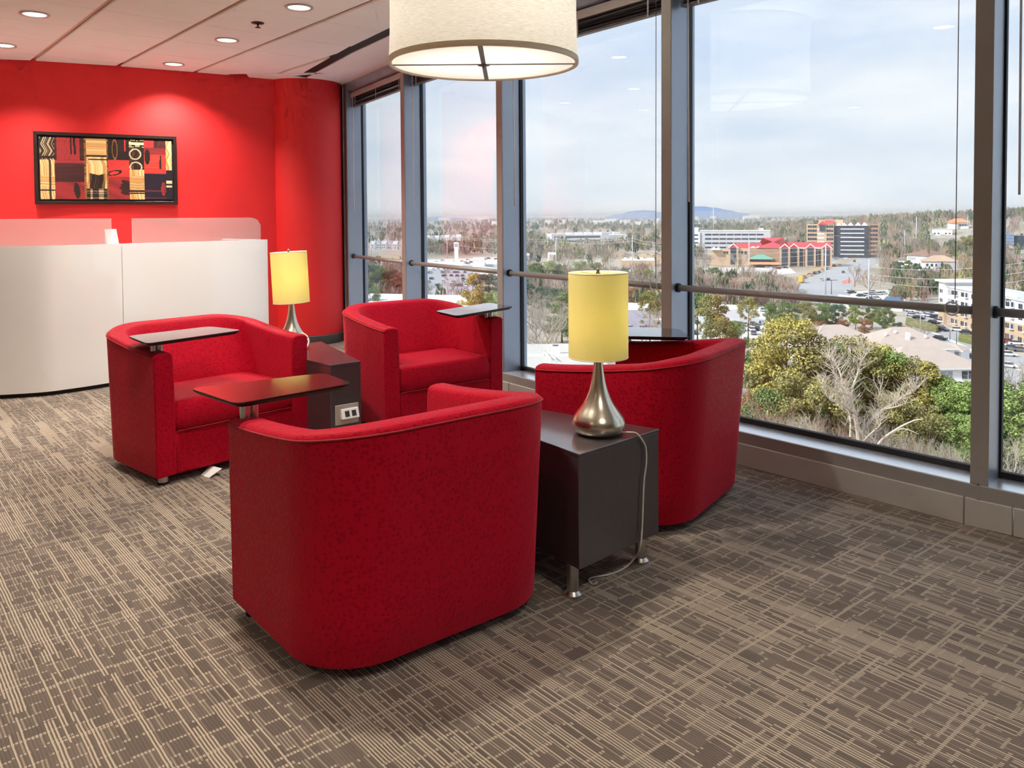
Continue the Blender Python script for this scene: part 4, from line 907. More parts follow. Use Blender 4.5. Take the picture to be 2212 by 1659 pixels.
words = ['tallest yellow pine in the cluster', 'olive pine beside the tallest one', 'olive pine at the left of the near cluster', 'green pine just past the right armchair', 'green pine left of the pale roofs', 'pine below the first pale roof', 'bright pine left of the leafless tree top', 'fresh green pine before the long roof', 'olive pine before the long roof', 'yellow pine below the long roof', 'fresh pine near the grey house wall', 'green pine under the grey house wall', 'bright pine cut by the right mullion',
 'low olive pine left of the leafless tree', 'low green pine near the window sill', 'olive pine behind the leafless tree', 'rusty brown tree at the left edge of the pines', 'olive pine right of the leafless trunk', 'olive pine low at the right', 'fresh low pine at the lower right', 'green pine in the rightmost window strip', 'low fresh pine in the rightmost window strip']
for (k, ck, px, yb, yt, wd), wds in zip(near, words): tree('pine_tree', CROWN[(k, ck)], px, yb, yt, wds, GP, wd)
row = [('umbrella', 'green', 1508, 790, 632, 1), ('umbrella', 'olive', 1536, 800, 636, 1), ('round', 'olive', 1556, 810, 684, .9), ('round', 'fresh', 1592, 805, 694, .9), ('umbrella', 'olive', 1617, 745, 640, .9), ('umbrella', 'green', 1662, 735, 652, 1), ('round', 'green', 1700, 730, 650, 1), ('round', 'olive', 1738, 728, 648, 1), ('round', 'green', 1775, 722, 650, 1), ('round', 'deep', 1812, 724, 656, 1), ('round', 'fresh', 1848, 712, 652, 1), ('round', 'green', 1884, 712, 656, 1), ('round', 'green', 1912, 722, 660, 1), ('round', 'deep', 1938, 740, 696, 1), ('round', 'rust', 1958, 742, 704, 1.1), ('round', 'rust', 1868, 725, 688, 1.3), ('round', 'rust', 1820, 728, 690, 1.3), ('round', 'rust', 1770, 735, 692, 1.2)]
for i, (k, ck, px, yb, yt, wd) in enumerate(row): tree('pine_tree', CROWN[(k, ck)], px, yb, yt, 'evergreen in the row below the widest rail, %s' % ['first at the left mullion', 'second from the left mullion', 'low olive one at the left', 'low fresh one by the chair', 'flat topped over the white lot', 'flat topped one left of middle', 'round one left of middle', 'olive round one in the middle', 'green round one in the middle', 'dark one over the roofs', 'fresh one over the roofs', 'green one behind the roofs', 'green one near the street', 'dark one by the street', 'rusty one by the street', 'rusty one behind the long roof', 'rusty one left of the roofs', 'rusty one farthest left'][i], 'evergreens in a row below the rail', wd)
mid = [('round', 'green', 1542, 622, 576, 1.3), ('round', 'deep', 1578, 620, 584, 1.3), ('round', 'olive', 1700, 628, 598, 1.3), ('round', 'olive', 1968, 650, 612, 1.4), ('round', 'green', 2008, 625, 592, 1.8), ('round', 'green', 2036, 628, 596, 1.6), ('cone', 'deep', 1945, 612, 565, 1.6), ('cone', 'green', 1962, 616, 562, 1.6), ('cone', 'deep', 1978, 612, 568, 1.6), ('round', 'olive', 2095, 555, 508, 1.5)]
for i, (k, ck, px, yb, yt, wd) in enumerate(mid): tree('evergreen_tree', CROWN[(k, ck)], px, yb, yt, ['bushy green tree just above the rail at the left', 'dark bushy tree above the rail at the left', 'yellowish tree beside the avenue', 'light tree left of the white apartments', 'broad tree behind the white apartments', 'broad tree touching the apartment roof', 'dark conifer left of the brown roofed house', 'green conifer before the brown roofed house', 'dark conifer below the brown roofed house', 'tree right of the orange roof'][i], None, wd)
f3 = [('round', 'green', 1160, 612, 566, 1.4), ('round', 'fresh', 1186, 612, 563, 1.4), ('round', 'green', 1214, 612, 570, 1.3), ('round', 'fresh', 1252, 608, 564, 1.4), ('round', 'green', 1284, 610, 566, 1.3), ('round', 'green', 1352, 608, 578, 1.3), ('round', 'fresh', 1376, 612, 584, 1.4), ('round', 'fresh', 1402, 610, 582, 1.4), ('round', 'deep', 1140, 668, 612, 1.3), ('round', 'deep', 1172, 676, 618, 1.3), ('round', 'deep', 1204, 690, 622, 1.2), ('cone', 'green', 1214, 740, 632, 1.5), ('umbrella', 'olive', 1404, 745, 627, .95), ('round', 'rust', 1370, 660, 622, 1.5), ('round', 'rust', 1394, 656, 626, 1.4)]
for i, (k, ck, px, yb, yt, wd) in enumerate(f3): tree('evergreen_tree', CROWN[(k, ck)], px, yb, yt, 'evergreen in the centre window bay, ' + ['left end of the row above the rail', 'bright one in the row above the rail', 'third in the row above the rail', 'bright one left of the lamp shade', 'behind the lamp shade top', 'first right of the lamp shade', 'bright one right of the lamp shade', 'by the cord ring', 'dark one under the rail at the left', 'dark one under the rail', 'dark one beside the lamp shade', 'tall conifer beside the lamp shade', 'tall pine with bare trunk right of the lamp', 'brown one under the rail right of the lamp', 'brown one beside the tall pine'][i], 'evergreens in the centre bay', wd)
f12 = [('cone', 'yellow', 1022, 712, 590, 1.2), ('round', 'deep', 1056, 690, 590, 1.2), ('round', 'fresh', 1070, 712, 630, 1.3), ('round', 'deep', 802, 648, 572, 1.3), ('round', 'green', 822, 650, 578, 1.3), ('round', 'deep', 842, 650, 582, 1.2), ('round', 'rust', 866, 650, 588, 1.3), ('round', 'green', 800, 700, 620, 1.2)]  # the rust crown stands in for red light on that tree
for i, (k, ck, px, yb, yt, wd) in enumerate(f12): tree('evergreen_tree', CROWN[(k, ck)], px, yb, yt, ['golden conifer in the second window bay', 'dark round tree in the second window bay', 'fresh low tree behind the far tablet', 'dark tree at the left of the first window bay', 'green tree in the first window bay', 'dark tree in the first window bay', 'tree in the first window bay with red light in its leaf colour', 'low tree behind the far armchair'][i], None, wd)
# leafless trees
for (px, yb, yt) in ((1140, 745, 640), (1158, 760, 650), (1182, 770, 655), (1200, 765, 690), (1135, 790, 690), (1165, 800, 700), (1150, 700, 622), (1190, 720, 640), (1145, 830, 745), (1180, 840, 750)): bare(px, yb, yt, 'pale leafless tree in the centre bay left of the lamp', 'leafless trees left of the lamp', widen=1.2)
for (px, yb, yt) in ((1415, 760, 660), (1392, 770, 690), (1428, 740, 640)): bare(px, yb, yt, 'pale leafless tree beside the tall pine right of the lamp', 'leafless trees right of the lamp')
for (px, yb, yt) in ((984, 648, 596), (1000, 660, 610), (925, 650, 600), (950, 655, 625)): bare(px, yb, yt, 'leafless tree in the parking lot of the second bay', 'leafless trees in the second bay')
for (px, yb, yt) in ((1846, 620, 566), (1900, 622, 575), (1878, 640, 580), (1898, 560, 516), (1885, 556, 520), (1905, 575, 545), (1912, 590, 548)): bare(px, yb, yt, 'leafless street tree beside the avenue', 'leafless trees along the avenue', widen=1.3)
for (px, yb, yt) in ((1560, 578, 548), (1590, 578, 545), (1530, 582, 545), (1606, 580, 548), (1510, 590, 555)): bare(px, yb, yt, 'leafless tree before the red roofed shops', 'leafless trees before the shops', widen=1.3)
for k in range(46):
    px = rng.uniform(1500, 1720); yb = rng.uniform(628, 664) - (px - 1500) * .02; bare(px, yb, yb - rng.uniform(22, 40), 'pinkish leafless shrub in the thicket above the guard rail', 'leafless thicket above the rail', widen=1.7, pool=BARE_S, name='bare_shrub')
for k in range(70):
    px = rng.uniform(1598, 2130); sy = 905 + (px - 1598) * .23; bare(px, sy + rng.uniform(140, 260), sy - rng.uniform(-5, 75), 'grey leafless shrub low against the window sill', 'grey scrub below the sill', widen=.8, name='bare_shrub', pool=BARE)
for (px, yb, yt) in ((1985, 735, 690), (2000, 738, 700), (1972, 735, 700)): bare(px, yb, yt, 'pale leafless shrub by the street lamp', 'leafless shrubs by the street', widen=1.2)
for (px, yb, yt) in ((1640, 1040, 880), (1612, 1010, 840), (1600, 960, 780), (1990, 960, 800), (1750, 800, 690), (2180, 960, 760), (2205, 1020, 880), (2190, 1120, 930)): bare(px, yb, yt, 'pale leafless tree among the near pines', 'leafless trees among the pines', widen=1.1)

# the large leafless tree with white limbs, nearest of all
BT = 112.0
def bt(px, py, dd=0.0): return far(px, py, BT + dd)
limbs = [([(1868, 1110, 0), (1858, 1010, 0), (1854, 944, 0), (1850, 911, -.5), (1842, 879, -1), (1833, 852, -1.5), (1814, 828, -2)], 0.384, 0.154),
 ([(1842, 879, -1), (1839, 851, 0), (1848, 819, 1), (1856, 796, 1.5), (1861, 779, 2)], 0.211, 0.042), ([(1839, 851, 0), (1823, 840, 1.5), (1814, 803, 2), (1802, 782, 2.5), (1793, 768, 3)], 0.161, 0.035),
 ([(1854, 948, 0), (1878, 911, 1), (1909, 884, 2), (1931, 871, 2), (1953, 854, 2.5), (1978, 842, 3)], 0.285, 0.035), ([(1909, 884, 2), (1935, 879, 0), (1956, 871, -1)], 0.136, 0.028), ([(1878, 911, 1), (1897, 886, 3), (1896, 862, 4), (1902, 844, 5)], 0.124, 0.021),
 ([(1842, 890, -1), (1827, 879, -3), (1814, 871, -4), (1798, 867, -5), (1788, 859, -6)], 0.161, 0.028), ([(1833, 852, -1.5), (1808, 846, -4), (1785, 838, -6), (1772, 828, -7)], 0.124, 0.021), ([(1814, 828, -2), (1802, 807, -3), (1799, 786, -4), (1789, 774, -5)], 0.124, 0.021),
 ([(1837, 944, 1), (1837, 911, 1.5), (1831, 886, 2), (1820, 879, 2)], 0.186, 0.042), ([(1856, 965, 0), (1878, 940, -2), (1899, 921, -3), (1903, 909, -3)], 0.161, 0.035), ([(1861, 779, 2), (1871, 765, 3), (1867, 755, 3)], 0.050, 0.021), ([(1953, 854, 2.5), (1969, 849, 1), (1983, 838, 0)], 0.062, 0.021)]
big = thing('bare_tree', 'large white limbed leafless tree standing before the yellow pines', 'tree', tuple(g(1868, 1100).xy) + (GZ,)); bo_ = Vector(big.location)
LC = S(214, 201, 187); tb_ = MB(); tw = MB(); rb_ = random.Random(3)
for pts, r0, r1 in limbs:
    P = smooth_path([bt(*q) - bo_ for q in pts], 4)
    n = len(P); tb_.tube(P, [lerp(r0, r1, i / (n - 1)) for i in range(n)], 7, cap=False, col=LC)
    for i in range(2, n):
        for q in range(2):
            d = Vector((rb_.uniform(-1, 1), rb_.uniform(-1, 1), rb_.uniform(.1, 1.2))).normalized(); L_ = rb_.uniform(1.0, 2.8); p0 = P[i]; p1 = p0 + d * L_ * .5 + Vector((rb_.uniform(-.3, .3), 0, .2)); p2 = p1 + (d + Vector((0, 0, .4))).normalized() * L_ * .5
            tw.tube([p0, p1, p2], [.05, .03, .015], 3, cap=False, col=S(206, 192, 176))
            for w_ in range(3):
                e = p1 + Vector((rb_.uniform(-1, 1), rb_.uniform(-1, 1), rb_.uniform(.2, 1.2))) * 1.1; tw.tube([p1, e], [.022, .01], 3, cap=False, col=S(198, 184, 168))
low = P[0] * 1; tb_.tube([Vector((0, 0, 0)), bt(1868, 1110) - bo_], [.5, .4], 8, cap=False, col=LC)
tb_.build('trunk', m_bark, big, smooth=True); tw.build('twigs', m_bark, big, smooth=True)
fal = thing('bare_tree', 'low pale limb leaning right across the bottom of the widest window', 'tree', tuple(g(1878, 1110).xy) + (GZ,)); fo_ = Vector(fal.location); fb = MB()
fb.tube([Vector((0, 0, 0))] + smooth_path([far(*q, 104) - fo_ for q in ((1878, 1010), (1890, 975), (1905, 950), (1940, 925), (1975, 908), (1995, 906))], 4), [.35] + [lerp(.22, .04, i / 20) for i in range(21)], 7, cap=False, col=LC)
fb.tube(smooth_path([far(*q, 104) - fo_ for q in ((1920, 938), (1950, 926), (1985, 938))], 4), [lerp(.12, .03, i / 8) for i in range(9)], 5, cap=False, col=LC); fb.build('limb', m_bark, fal, smooth=True)

# the wooded carpet towards the skyline: too many crowns to count
def clump_base(seed, n, aspect, shape):
    r = np.random.RandomState(seed); d = r.normal(size=(n, 3)); d /= np.linalg.norm(d, axis=1)[:, None]; rr = (.45 + .55 * r.rand(n) ** .5)
    p = d * rr[:, None]; p[:, 2] = p[:, 2] * .5 + .52
    if shape == 'cone': p[:, :2] *= (1.15 - p[:, 2])[:, None]
    a = r.normal(size=(n, 3)); a /= np.linalg.norm(a, axis=1)[:, None]; b_ = np.cross(a, r.normal(size=(n, 3))); b_ /= np.linalg.norm(b_, axis=1)[:, None]; s = (.16 + .14 * r.rand(n))[:, None]
    if aspect < .5: a[:, 2] = np.abs(a[:, 2]) + .5
    return np.stack([p + a * s, p + b_ * s * aspect, p - a * s, p - b_ * s * aspect], 1)      # n,4,3 in a unit tree
BASES = {'leafy': [clump_base(k, 46, .75, 'round') for k in range(4)], 'cone': [clump_base(20 + k, 40, .7, 'cone') for k in range(2)], 'twig': [clump_base(10 + k, 60, .16, 'round') for k in range(4)]}
def forest(name, label, n, sampler, leafy, twig, seed, share=.4):
    r = np.random.RandomState(seed); V = []; Cc = []
    for i in range(n):
        s = sampler(r)
        if s is None: continue
        x, y, z, h, w_ = s; lf = r.rand() < share
        base = BASES['leafy' if lf and r.rand() < .8 else ('cone' if lf else 'twig')]; q = base[r.randint(len(base))] * np.array([w_, w_, h]) + np.array([x, y, z]); V.append(q.reshape(-1, 3))
        pal = leafy if lf else twig; c = pal[r.randint(len(pal))] * (.8 + .4 * r.rand()); Cc.append(np.clip(c[None] * (.75 + .5 * r.rand(len(q), 1)), 0, 1))
    V = np.concatenate(V); Cc = np.concatenate(Cc); me = bpy.data.meshes.new(name); nq = len(V) // 4
    me.vertices.add(len(V)); me.vertices.foreach_set('co', V.astype(np.float32).ravel()); me.loops.add(nq * 4); me.loops.foreach_set('vertex_index', np.arange(nq * 4, dtype=np.int32)); me.polygons.add(nq); me.polygons.foreach_set('loop_start', np.arange(nq, dtype=np.int32) * 4); me.update(calc_edges=True); me.materials.append(m_leaf)
    ca_ = me.color_attributes.new('tint', 'FLOAT_COLOR', 'CORNER'); ca_.data.foreach_set('color', np.concatenate([np.repeat(Cc, 4, axis=0), np.ones((nq * 4, 1))], 1).astype(np.float32).ravel()); o = link(name, me); return tag(o, label, 'forest', kind='stuff')
keep_out = [(1486, 520, 1668, 548), (1735, 515, 1905, 557), (1775, 540, 1890, 575), (1935, 560, 2068, 604), (2003, 505, 2108, 550), (1945, 520, 1985, 535), (1188, 508, 1355, 536), (785, 528, 880, 572), (905, 517, 1000, 530), (2165, 520, 2230, 560), (1525, 545, 1800, 605), (1695, 575, 1905, 670), (905, 552, 1090, 660), (1500, 575, 1720, 605), (1325, 548, 1440, 568), (1110, 574, 1440, 592), (1830, 625, 1962, 655), (1950, 655, 2400, 760)]
def samp_band(y0, y1, x0=770, x1=2330, hmin=9, hmax=15, wf=.36, ex=1.0):
    def f(r):
        px = r.uniform(x0, x1); py = y0 + (y1 - y0) * r.rand() ** ex
        for (a, b_, c, d) in keep_out:
            if a < px < c and b_ < py < d: return None
        p = g(px, py - (px - 1106) * .0067 * (1 if py < 500 else 0)); h = r.uniform(hmin, hmax); return p.x, p.y, gh(p.x, p.y), h, h * wf * r.uniform(.8, 1.3)
    return f
twigc = [lin(158, 144, 134), lin(172, 158, 146), lin(146, 130, 120), lin(164, 146, 132), lin(178, 168, 152)]; leafc = [lin(92, 106, 78), lin(112, 122, 88), lin(80, 96, 76), lin(134, 134, 96)]; pinkc = twigc + [lin(172, 140, 126), lin(160, 128, 116)]
forest('distant_woods', 'hazy brown and green woodland reaching the skyline', 3000, samp_band(472.5, 500, hmin=10, hmax=16), leafc, twigc, 1, .55)
forest('middle_woods', 'leafless and evergreen woods among the distant buildings', 2600, samp_band(496, 560), leafc, twigc, 2, .38)
forest('nearer_woods', 'grey winter thicket and trees around the lots and streets', 1900, samp_band(556, 665, hmin=6, hmax=10), leafc, pinkc, 4, .25)
def samp_hill(r):
    a = math.radians(r.uniform(18, 50)); d = r.uniform(880, 2300); x, y = d * math.sin(a), d * math.cos(a); px = CX + F_PX * x / y
    if 1735 < px < 1905 and d < 1000: return None
    if 2000 < px < 2108 and 900 < d < 1190: return None
    h = r.uniform(9, 15); return x, y, gh(x, y), h, h * .38 * r.uniform(.8, 1.3)
forest('hillside_woods', 'brown wooded hillside rising at the right', 2600, samp_hill, leafc, pinkc, 3, .3)

# blue ridge on the horizon
def ridge(name, label, prof, dist, depth):
    vs = []; fs = []; n = len(prof)
    for px, py in prof:
        p = far(px, py, dist); vs.append((p.x, p.y, p.z))
    for px, py in prof:
        p = far(px, py, dist); q = p * ((dist - depth) / dist); vs.append((q.x, q.y, GZ + 4))
    for px, py in prof:
        p = far(px, py, dist); q = p * ((dist + depth) / dist); vs.append((q.x, q.y, GZ + 4))
    for i in range(n - 1): fs += [(n + i, n + i + 1, i + 1, i), (i, i + 1, 2 * n + i + 1, 2 * n + i)]
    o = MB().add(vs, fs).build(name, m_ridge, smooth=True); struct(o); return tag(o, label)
m_ridge = mat('ridge_haze_blue', S(104, 134, 190), .95, var=.08, vscale=.004, spec=.05)  # blue of the distant haze is put into the base colour
def prof(keys, n=60):
    o = []
    for i in range(n + 1):
        x = keys[0][0] + (keys[-1][0] - keys[0][0]) * i / n
        for (a, ya), (b_, yb) in zip(keys, keys[1:]):
            if a <= x <= b_: s = (x - a) / (b_ - a); s = s * s * (3 - 2 * s); o.append((x, ya + (yb - ya) * s + rng.uniform(-.25, .25))); break
    return o
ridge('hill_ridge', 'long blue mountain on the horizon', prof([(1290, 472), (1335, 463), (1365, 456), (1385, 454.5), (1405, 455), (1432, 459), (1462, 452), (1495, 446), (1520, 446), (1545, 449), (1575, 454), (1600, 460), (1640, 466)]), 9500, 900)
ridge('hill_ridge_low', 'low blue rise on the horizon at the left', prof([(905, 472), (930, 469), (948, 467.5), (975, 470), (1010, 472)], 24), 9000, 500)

# ---------------------------------------------------------------- buildings
m_wall_w = mat('white_render', S(240, 240, 240), .8, var=.03, vscale=.2); m_wall_t = mat('tan_brick', S(206, 178, 150), .85, var=.06, vscale=.3); m_wall_br = mat('brown_brick', S(176, 140, 118), .85, var=.08, vscale=.3)
m_roof_r = mat('red_metal_roof', S(206, 74, 84), .6, var=.08, vscale=.2); m_roof_b = mat('brown_shingle', S(150, 118, 104), .9, var=.1, vscale=.4); m_roof_g = mat('taupe_shingle', S(196, 180, 170), .9, var=.05, vscale=.5, bump=.2, bscale=3)
m_roof_o = mat('orange_tile', S(232, 156, 110), .8, var=.1, vscale=.5); m_roof_gr = mat('green_copper', S(120, 176, 156), .6, var=.1, vscale=.4)
m_win = mat('dark_window', S(62, 70, 84), .12, var=.15, vscale=.3, spec=.6); m_winb = mat('blue_glass', S(92, 128, 172), .1, var=.15, vscale=.2, spec=.7); m_grey = mat('pale_grey_panel', S(206, 208, 216), .7, var=.04, vscale=.2); m_lav = mat('grey_wall', S(178, 178, 196), .8, var=.05, vscale=.3)
class Bld:
    """a building with its own frame: x along the front, y away from it, z up from the ground"""
    def __init__(s, name, label, a, b_, cat='building', group=None, z=GZ):
        s.a = Vector((a.x, a.y)); d = Vector((b_.x, b_.y)) - s.a; s.L = d.length; rz = math.atan2(d.y, d.x); s.n = Vector((-d.y, d.x)).normalized(); s.d = d.normalized()
        s.o = thing(name, label, cat, (a.x, a.y, z), rz, group)
    def box(s, name, m, x0, x1, y0, y1, z0, z1, parent=None): return MB().box(((x0 + x1) / 2, (y0 + y1) / 2, (z0 + z1) / 2), (abs(x1 - x0), abs(y1 - y0), abs(z1 - z0))).build(name, m, parent or s.o)
    def wins(s, m, xs, zs, w_, h, y=-.15, name='window', t_=.3):
        me = MB().box((0, 0, 0), (w_, t_, h)).mesh(name, m)
        for x in xs:
            for z in zs: o = link(name, me, s.o); o.location = (x, y, z)
    def wins_side(s, m, ys, zs, w_, h, x, name='window'):
        me = MB().box((0, 0, 0), (.3, w_, h)).mesh(name, m)
        for y in ys:
            for z in zs: o = link(name, me, s.o); o.location = (x, y, z)
    def gable(s, name, m, x0, x1, y0, y1, z0, z1, axis='x', over=.5, parent=None):
        if axis == 'x': vs = [(x0 - over, y0 - over, z0), (x1 + over, y0 - over, z0), (x1 + over, y1 + over, z0), (x0 - over, y1 + over, z0), (x0 - over, (y0 + y1) / 2, z1), (x1 + over, (y0 + y1) / 2, z1)]; fs = [(0, 1, 5, 4), (2, 3, 4, 5), (1, 2, 5), (3, 0, 4), (3, 2, 1, 0)]
        else: vs = [(x0 - over, y0 - over, z0), (x1 + over, y0 - over, z0), (x1 + over, y1 + over, z0), (x0 - over, y1 + over, z0), ((x0 + x1) / 2, y0 - over, z1), ((x0 + x1) / 2, y1 + over, z1)]; fs = [(0, 4, 5, 3), (1, 2, 5, 4), (0, 1, 4), (2, 3, 5), (3, 2, 1, 0)]
        return MB().add(vs, fs).build(name, m, parent or s.o)
    def hip(s, name, m, x0, x1, y0, y1, z0, z1, over=.8, ridge=None, parent=None):
        w_ = (y1 - y0) / 2 + over; r = ridge if ridge is not None else w_
        vs = [(x0 - over, y0 - over, z0), (x1 + over, y0 - over, z0), (x1 + over, y1 + over, z0), (x0 - over, y1 + over, z0), (x0 - over + r, (y0 + y1) / 2, z1), (x1 + over - r, (y0 + y1) / 2, z1)]
        return MB().add(vs, [(0, 1, 5, 4), (2, 3, 4, 5), (1, 2, 5), (3, 0, 4), (3, 2, 1, 0)]).build(name, m, parent or s.o)
def eq(a, b_): k = math.hypot(a.x, a.y) / math.hypot(b_.x, b_.y); return Vector((b_.x * k, b_.y * k, b_.z))
def span(x0, x1, n): return [x0 + (x1 - x0) * (k + .5) / n for k in range(n)]
def hgt(px, pyb, pyt): p = g(px, pyb); return zat(p, pyt) - GZ

# white office block with window bands
a = g(1512, 541); b_ = eq(a, g(1664, 540)); B = Bld('office_block', 'long white office block with dark window bands beside the blue mountain', a, b_); H_ = hgt(1590, 540, 498.5)
B.box('body', m_grey, 0, B.L, 0, 22, 0, H_); B.box('parapet', m_wall_w, -.4, B.L + .4, -.4, 22.4, H_, H_ + .8); B.box('stair_tower', m_wall_w, -14, -2, 2, 16, 0, H_ + 4); B.box('end_wing', m_wall_w, -9, 0, -2, 20, 0, H_ - 1)
B.wins(m_win, span(5, B.L - 7, 8), [H_ * q for q in (.16, .38, .60, .82)], (B.L - 12) / 8 - .9, 1.7); B.wins(m_win, [-4.5], [H_ * q for q in (.18, .4, .6, .8)], 5, 1.4, -2.15)
B.box('roof_unit', m_wall_w, B.L - 12, B.L - 7, 8, 12, H_, H_ + 3)
# red roofed shopping building
a = g(1568, 574); b_ = eq(a, g(1795, 572)); B = Bld('shopping_hall', 'brick shopping hall with red metal roofs and glazed gables', a, b_); e = hgt(1680, 573, 534); L = B.L; X = lambda px: L * (px - 1568) / (1795 - 1568)
B.box('brick_wing', m_wall_t, X(1568), X(1618), 0, 25, 0, e * .97); B.box('middle_wing', m_wall_br, X(1618), X(1700), -3, 30, 0, e); B.box('right_wing', m_wall_br, X(1700), L, 3, 26, 0, e); B.box('low_wing', m_wall_t, X(1533), X(1568), 4, 22, 0, e * .85)
B.hip('hip_roof', m_roof_r, X(1640), X(1702), -3, 34, e, e + 7.4, 1); B.gable('roof', m_roof_r, X(1583), X(1645), 2, 20, e * .97, e + 3.4); B.gable('roof', m_roof_r, X(1700), L, 6, 22, e, e + 4)
for px, y0 in ((1585, -2), (1697, -5), (1717, 0), (1752, 0), (1786, 0)):
    gb = B.gable('gable', m_roof_r, X(px) - 4, X(px) + 4, y0, 14, e, e + 3.6, 'y', .3); B.box('gable_front', m_wall_t, X(px) - 3.8, X(px) + 3.8, y0, y0 + 4, 0, e)
    MB().add([(X(px) - 4.3, y0 - .35, e - .2), (X(px), y0 - .35, e + 3.6), (X(px) + 4.3, y0 - .35, e - .2), (X(px) + 3.6, y0 - .35, e - .4), (X(px), y0 - .35, e + 2.7), (X(px) - 3.6, y0 - .35, e - .4)] + [(X(px) - 4.3, y0 - .7, e - .2), (X(px), y0 - .7, e + 3.6), (X(px) + 4.3, y0 - .7, e - .2), (X(px) + 3.6, y0 - .7, e - .4), (X(px), y0 - .7, e + 2.7), (X(px) - 3.6, y0 - .7, e - .4)], [(0, 1, 4, 5), (1, 2, 3, 4), (6, 11, 10, 7), (7, 10, 9, 8), (0, 6, 7, 1), (1, 7, 8, 2), (5, 4, 10, 11), (4, 3, 9, 10)]).build('gable_trim', m_wall_w, gb)
    B.box('glazing', m_win, X(px) - 2.2, X(px) + 2.2, y0 - .3, y0 - .1, 1, e - .3)
for px in (1540, 1550, 1628, 1640, 1652): B.gable('skylight', m_wall_w, X(px) - 2.2, X(px) + 2.2, -1, 8, e * .86 if px < 1600 else e, e * .86 + 2.6 if px < 1600 else e + 1.2, 'y', .1)
B.wins(m_win, span(X(1562), X(1580), 3), [e * .72], 1.6, 2.2); B.wins(m_win, span(X(1592), X(1616), 3), [e * .72], 1.7, 2.4); B.box('curtain_wall', m_win, X(1705), X(1790), 2.6, 3, 1.2, e - 1.2)
B.wins(m_wall_br, span(X(1703), X(1793), 9), [e / 2], .7, e, 2.4, 'pier', .5); B.box('eave', m_wall_w, X(1703), L + 1, 1.8, 3.4, e - .5, e + .3)
B.hip('entrance_roof', m_roof_gr, X(1621), X(1670), -16, -4, 6.2, 9.6, 1); B.box('entrance', m_win, X(1623), X(1668), -15, -4, 2.5, 6.2); B.gable('awning', m_roof_o, X(1618), X(1684), -22, -14, 2.6, 4.2)
# tan office tower
a = g(1742, 556); b_ = eq(a, g(1898, 554)); B = Bld('office_tower', 'tan and glass office tower with a red gable on its roof', a, b_); H_ = hgt(1780, 555, 484.5); L = B.L; X = lambda px: L * (px - 1742) / 156; Hc = hgt(1790, 555, 474.5)
B.box('left_wing', m_wall_t, 0, X(1766), 0, 26, 0, H_); B.box('core', m_wall_t, X(1766), X(1802), -3, 24, 0, H_ + 1); B.box('core_top', m_wall_t, X(1768), X(1822), 5, 20, H_, Hc); B.gable('red_gable', m_roof_r, X(1768), X(1786), -4, 12, H_ - .5, Hc - 1, 'y', .3); B.gable('red_slope', m_roof_r, X(1783), X(1801), -3.5, 12, H_ + .5, Hc - .5, 'x', .1); B.box('glass_wing', m_win, X(1802), X(1876), 0, 24, 0, H_ - 1); B.box('right_wing', m_wall_br, X(1876), L, 2, 22, 0, H_)
B.box('gable_glass', m_win, X(1771), X(1783), -4.4, -3.2, H_ - 6, H_ - .4)
zs = [H_ * (k + .5) / 8 for k in range(8)]
B.wins(m_win, span(X(1744), X(1765), 4), zs, 1.7, 2.2); B.wins(m_win, span(X(1786), X(1801), 3), zs, 1.6, 2.2, -3.15); B.wins(m_wall_w, [X(1774)], [z + 1 for z in zs[:-1]], X(1783) - X(1768), 1.4, -3.2, 'balcony'); B.wins(m_wall_w, [X(1842)], [z + 1.5 for z in zs[:-1]], X(1868) - X(1817), .9, -.25, 'spandrel'); B.wins(m_win, span(X(1879), X(1896), 3), zs, 1.8, 2.0, 1.85)
for px in (1806, 1818, 1832, 1848, 1862): B.gable('saw_roof', m_wall_w, X(px), X(px) + 5, -1, 16, H_ - 1.2, H_ + 1.8, 'y', .1)
# brown roofed white hotel
a, b_ = g(1940, 588), g(1996, 592); B = Bld('hillside_hotel', 'white hotel with brown hipped roofs among conifers', a, b_); s_ = 550 / F_PX; H_ = 12; L = B.L
B.box('left_block', m_wall_w, 0, L * .5, 0, 14, 0, 8.6); B.box('tower_block', m_wall_w, L * .42, L + 4, -2, 18, 0, 12.4); B.hip('roof', m_roof_b, L * .36, L + 5, -2, 18, 12.4, 16.2, 1.4); B.hip('roof', m_roof_b, 0, L * .5, 0, 14, 8.6, 11, 1)
a2 = g(1990, 598); b2 = eq(a2, g(2066, 604)); B.wins(m_lav, [L * .62], [10.2], 6, 1.4, -2.2); B.wins(m_win, [L * .3, L * .9], [6], 1.4, 1.6, -2.2)
B2 = Bld('hillside_house', 'long white house with tan hipped roof right of the hotel', a2, b2); B2.box('body', m_wall_w, 0, B2.L, 0, 14, 0, 10); B2.hip('roof', mat('tan_roof', S(196, 166, 146), .9, var=.06, vscale=.4), 0, B2.L, 0, 14, 10, 13.6, 1.2); B2.wins(m_win, span(2, B2.L - 2, 6), [4.5, 7.6], 1.3, 1.6); B2.box('bay', m_lav, B2.L * .45, B2.L, -.6, 0, 0, 9.6)
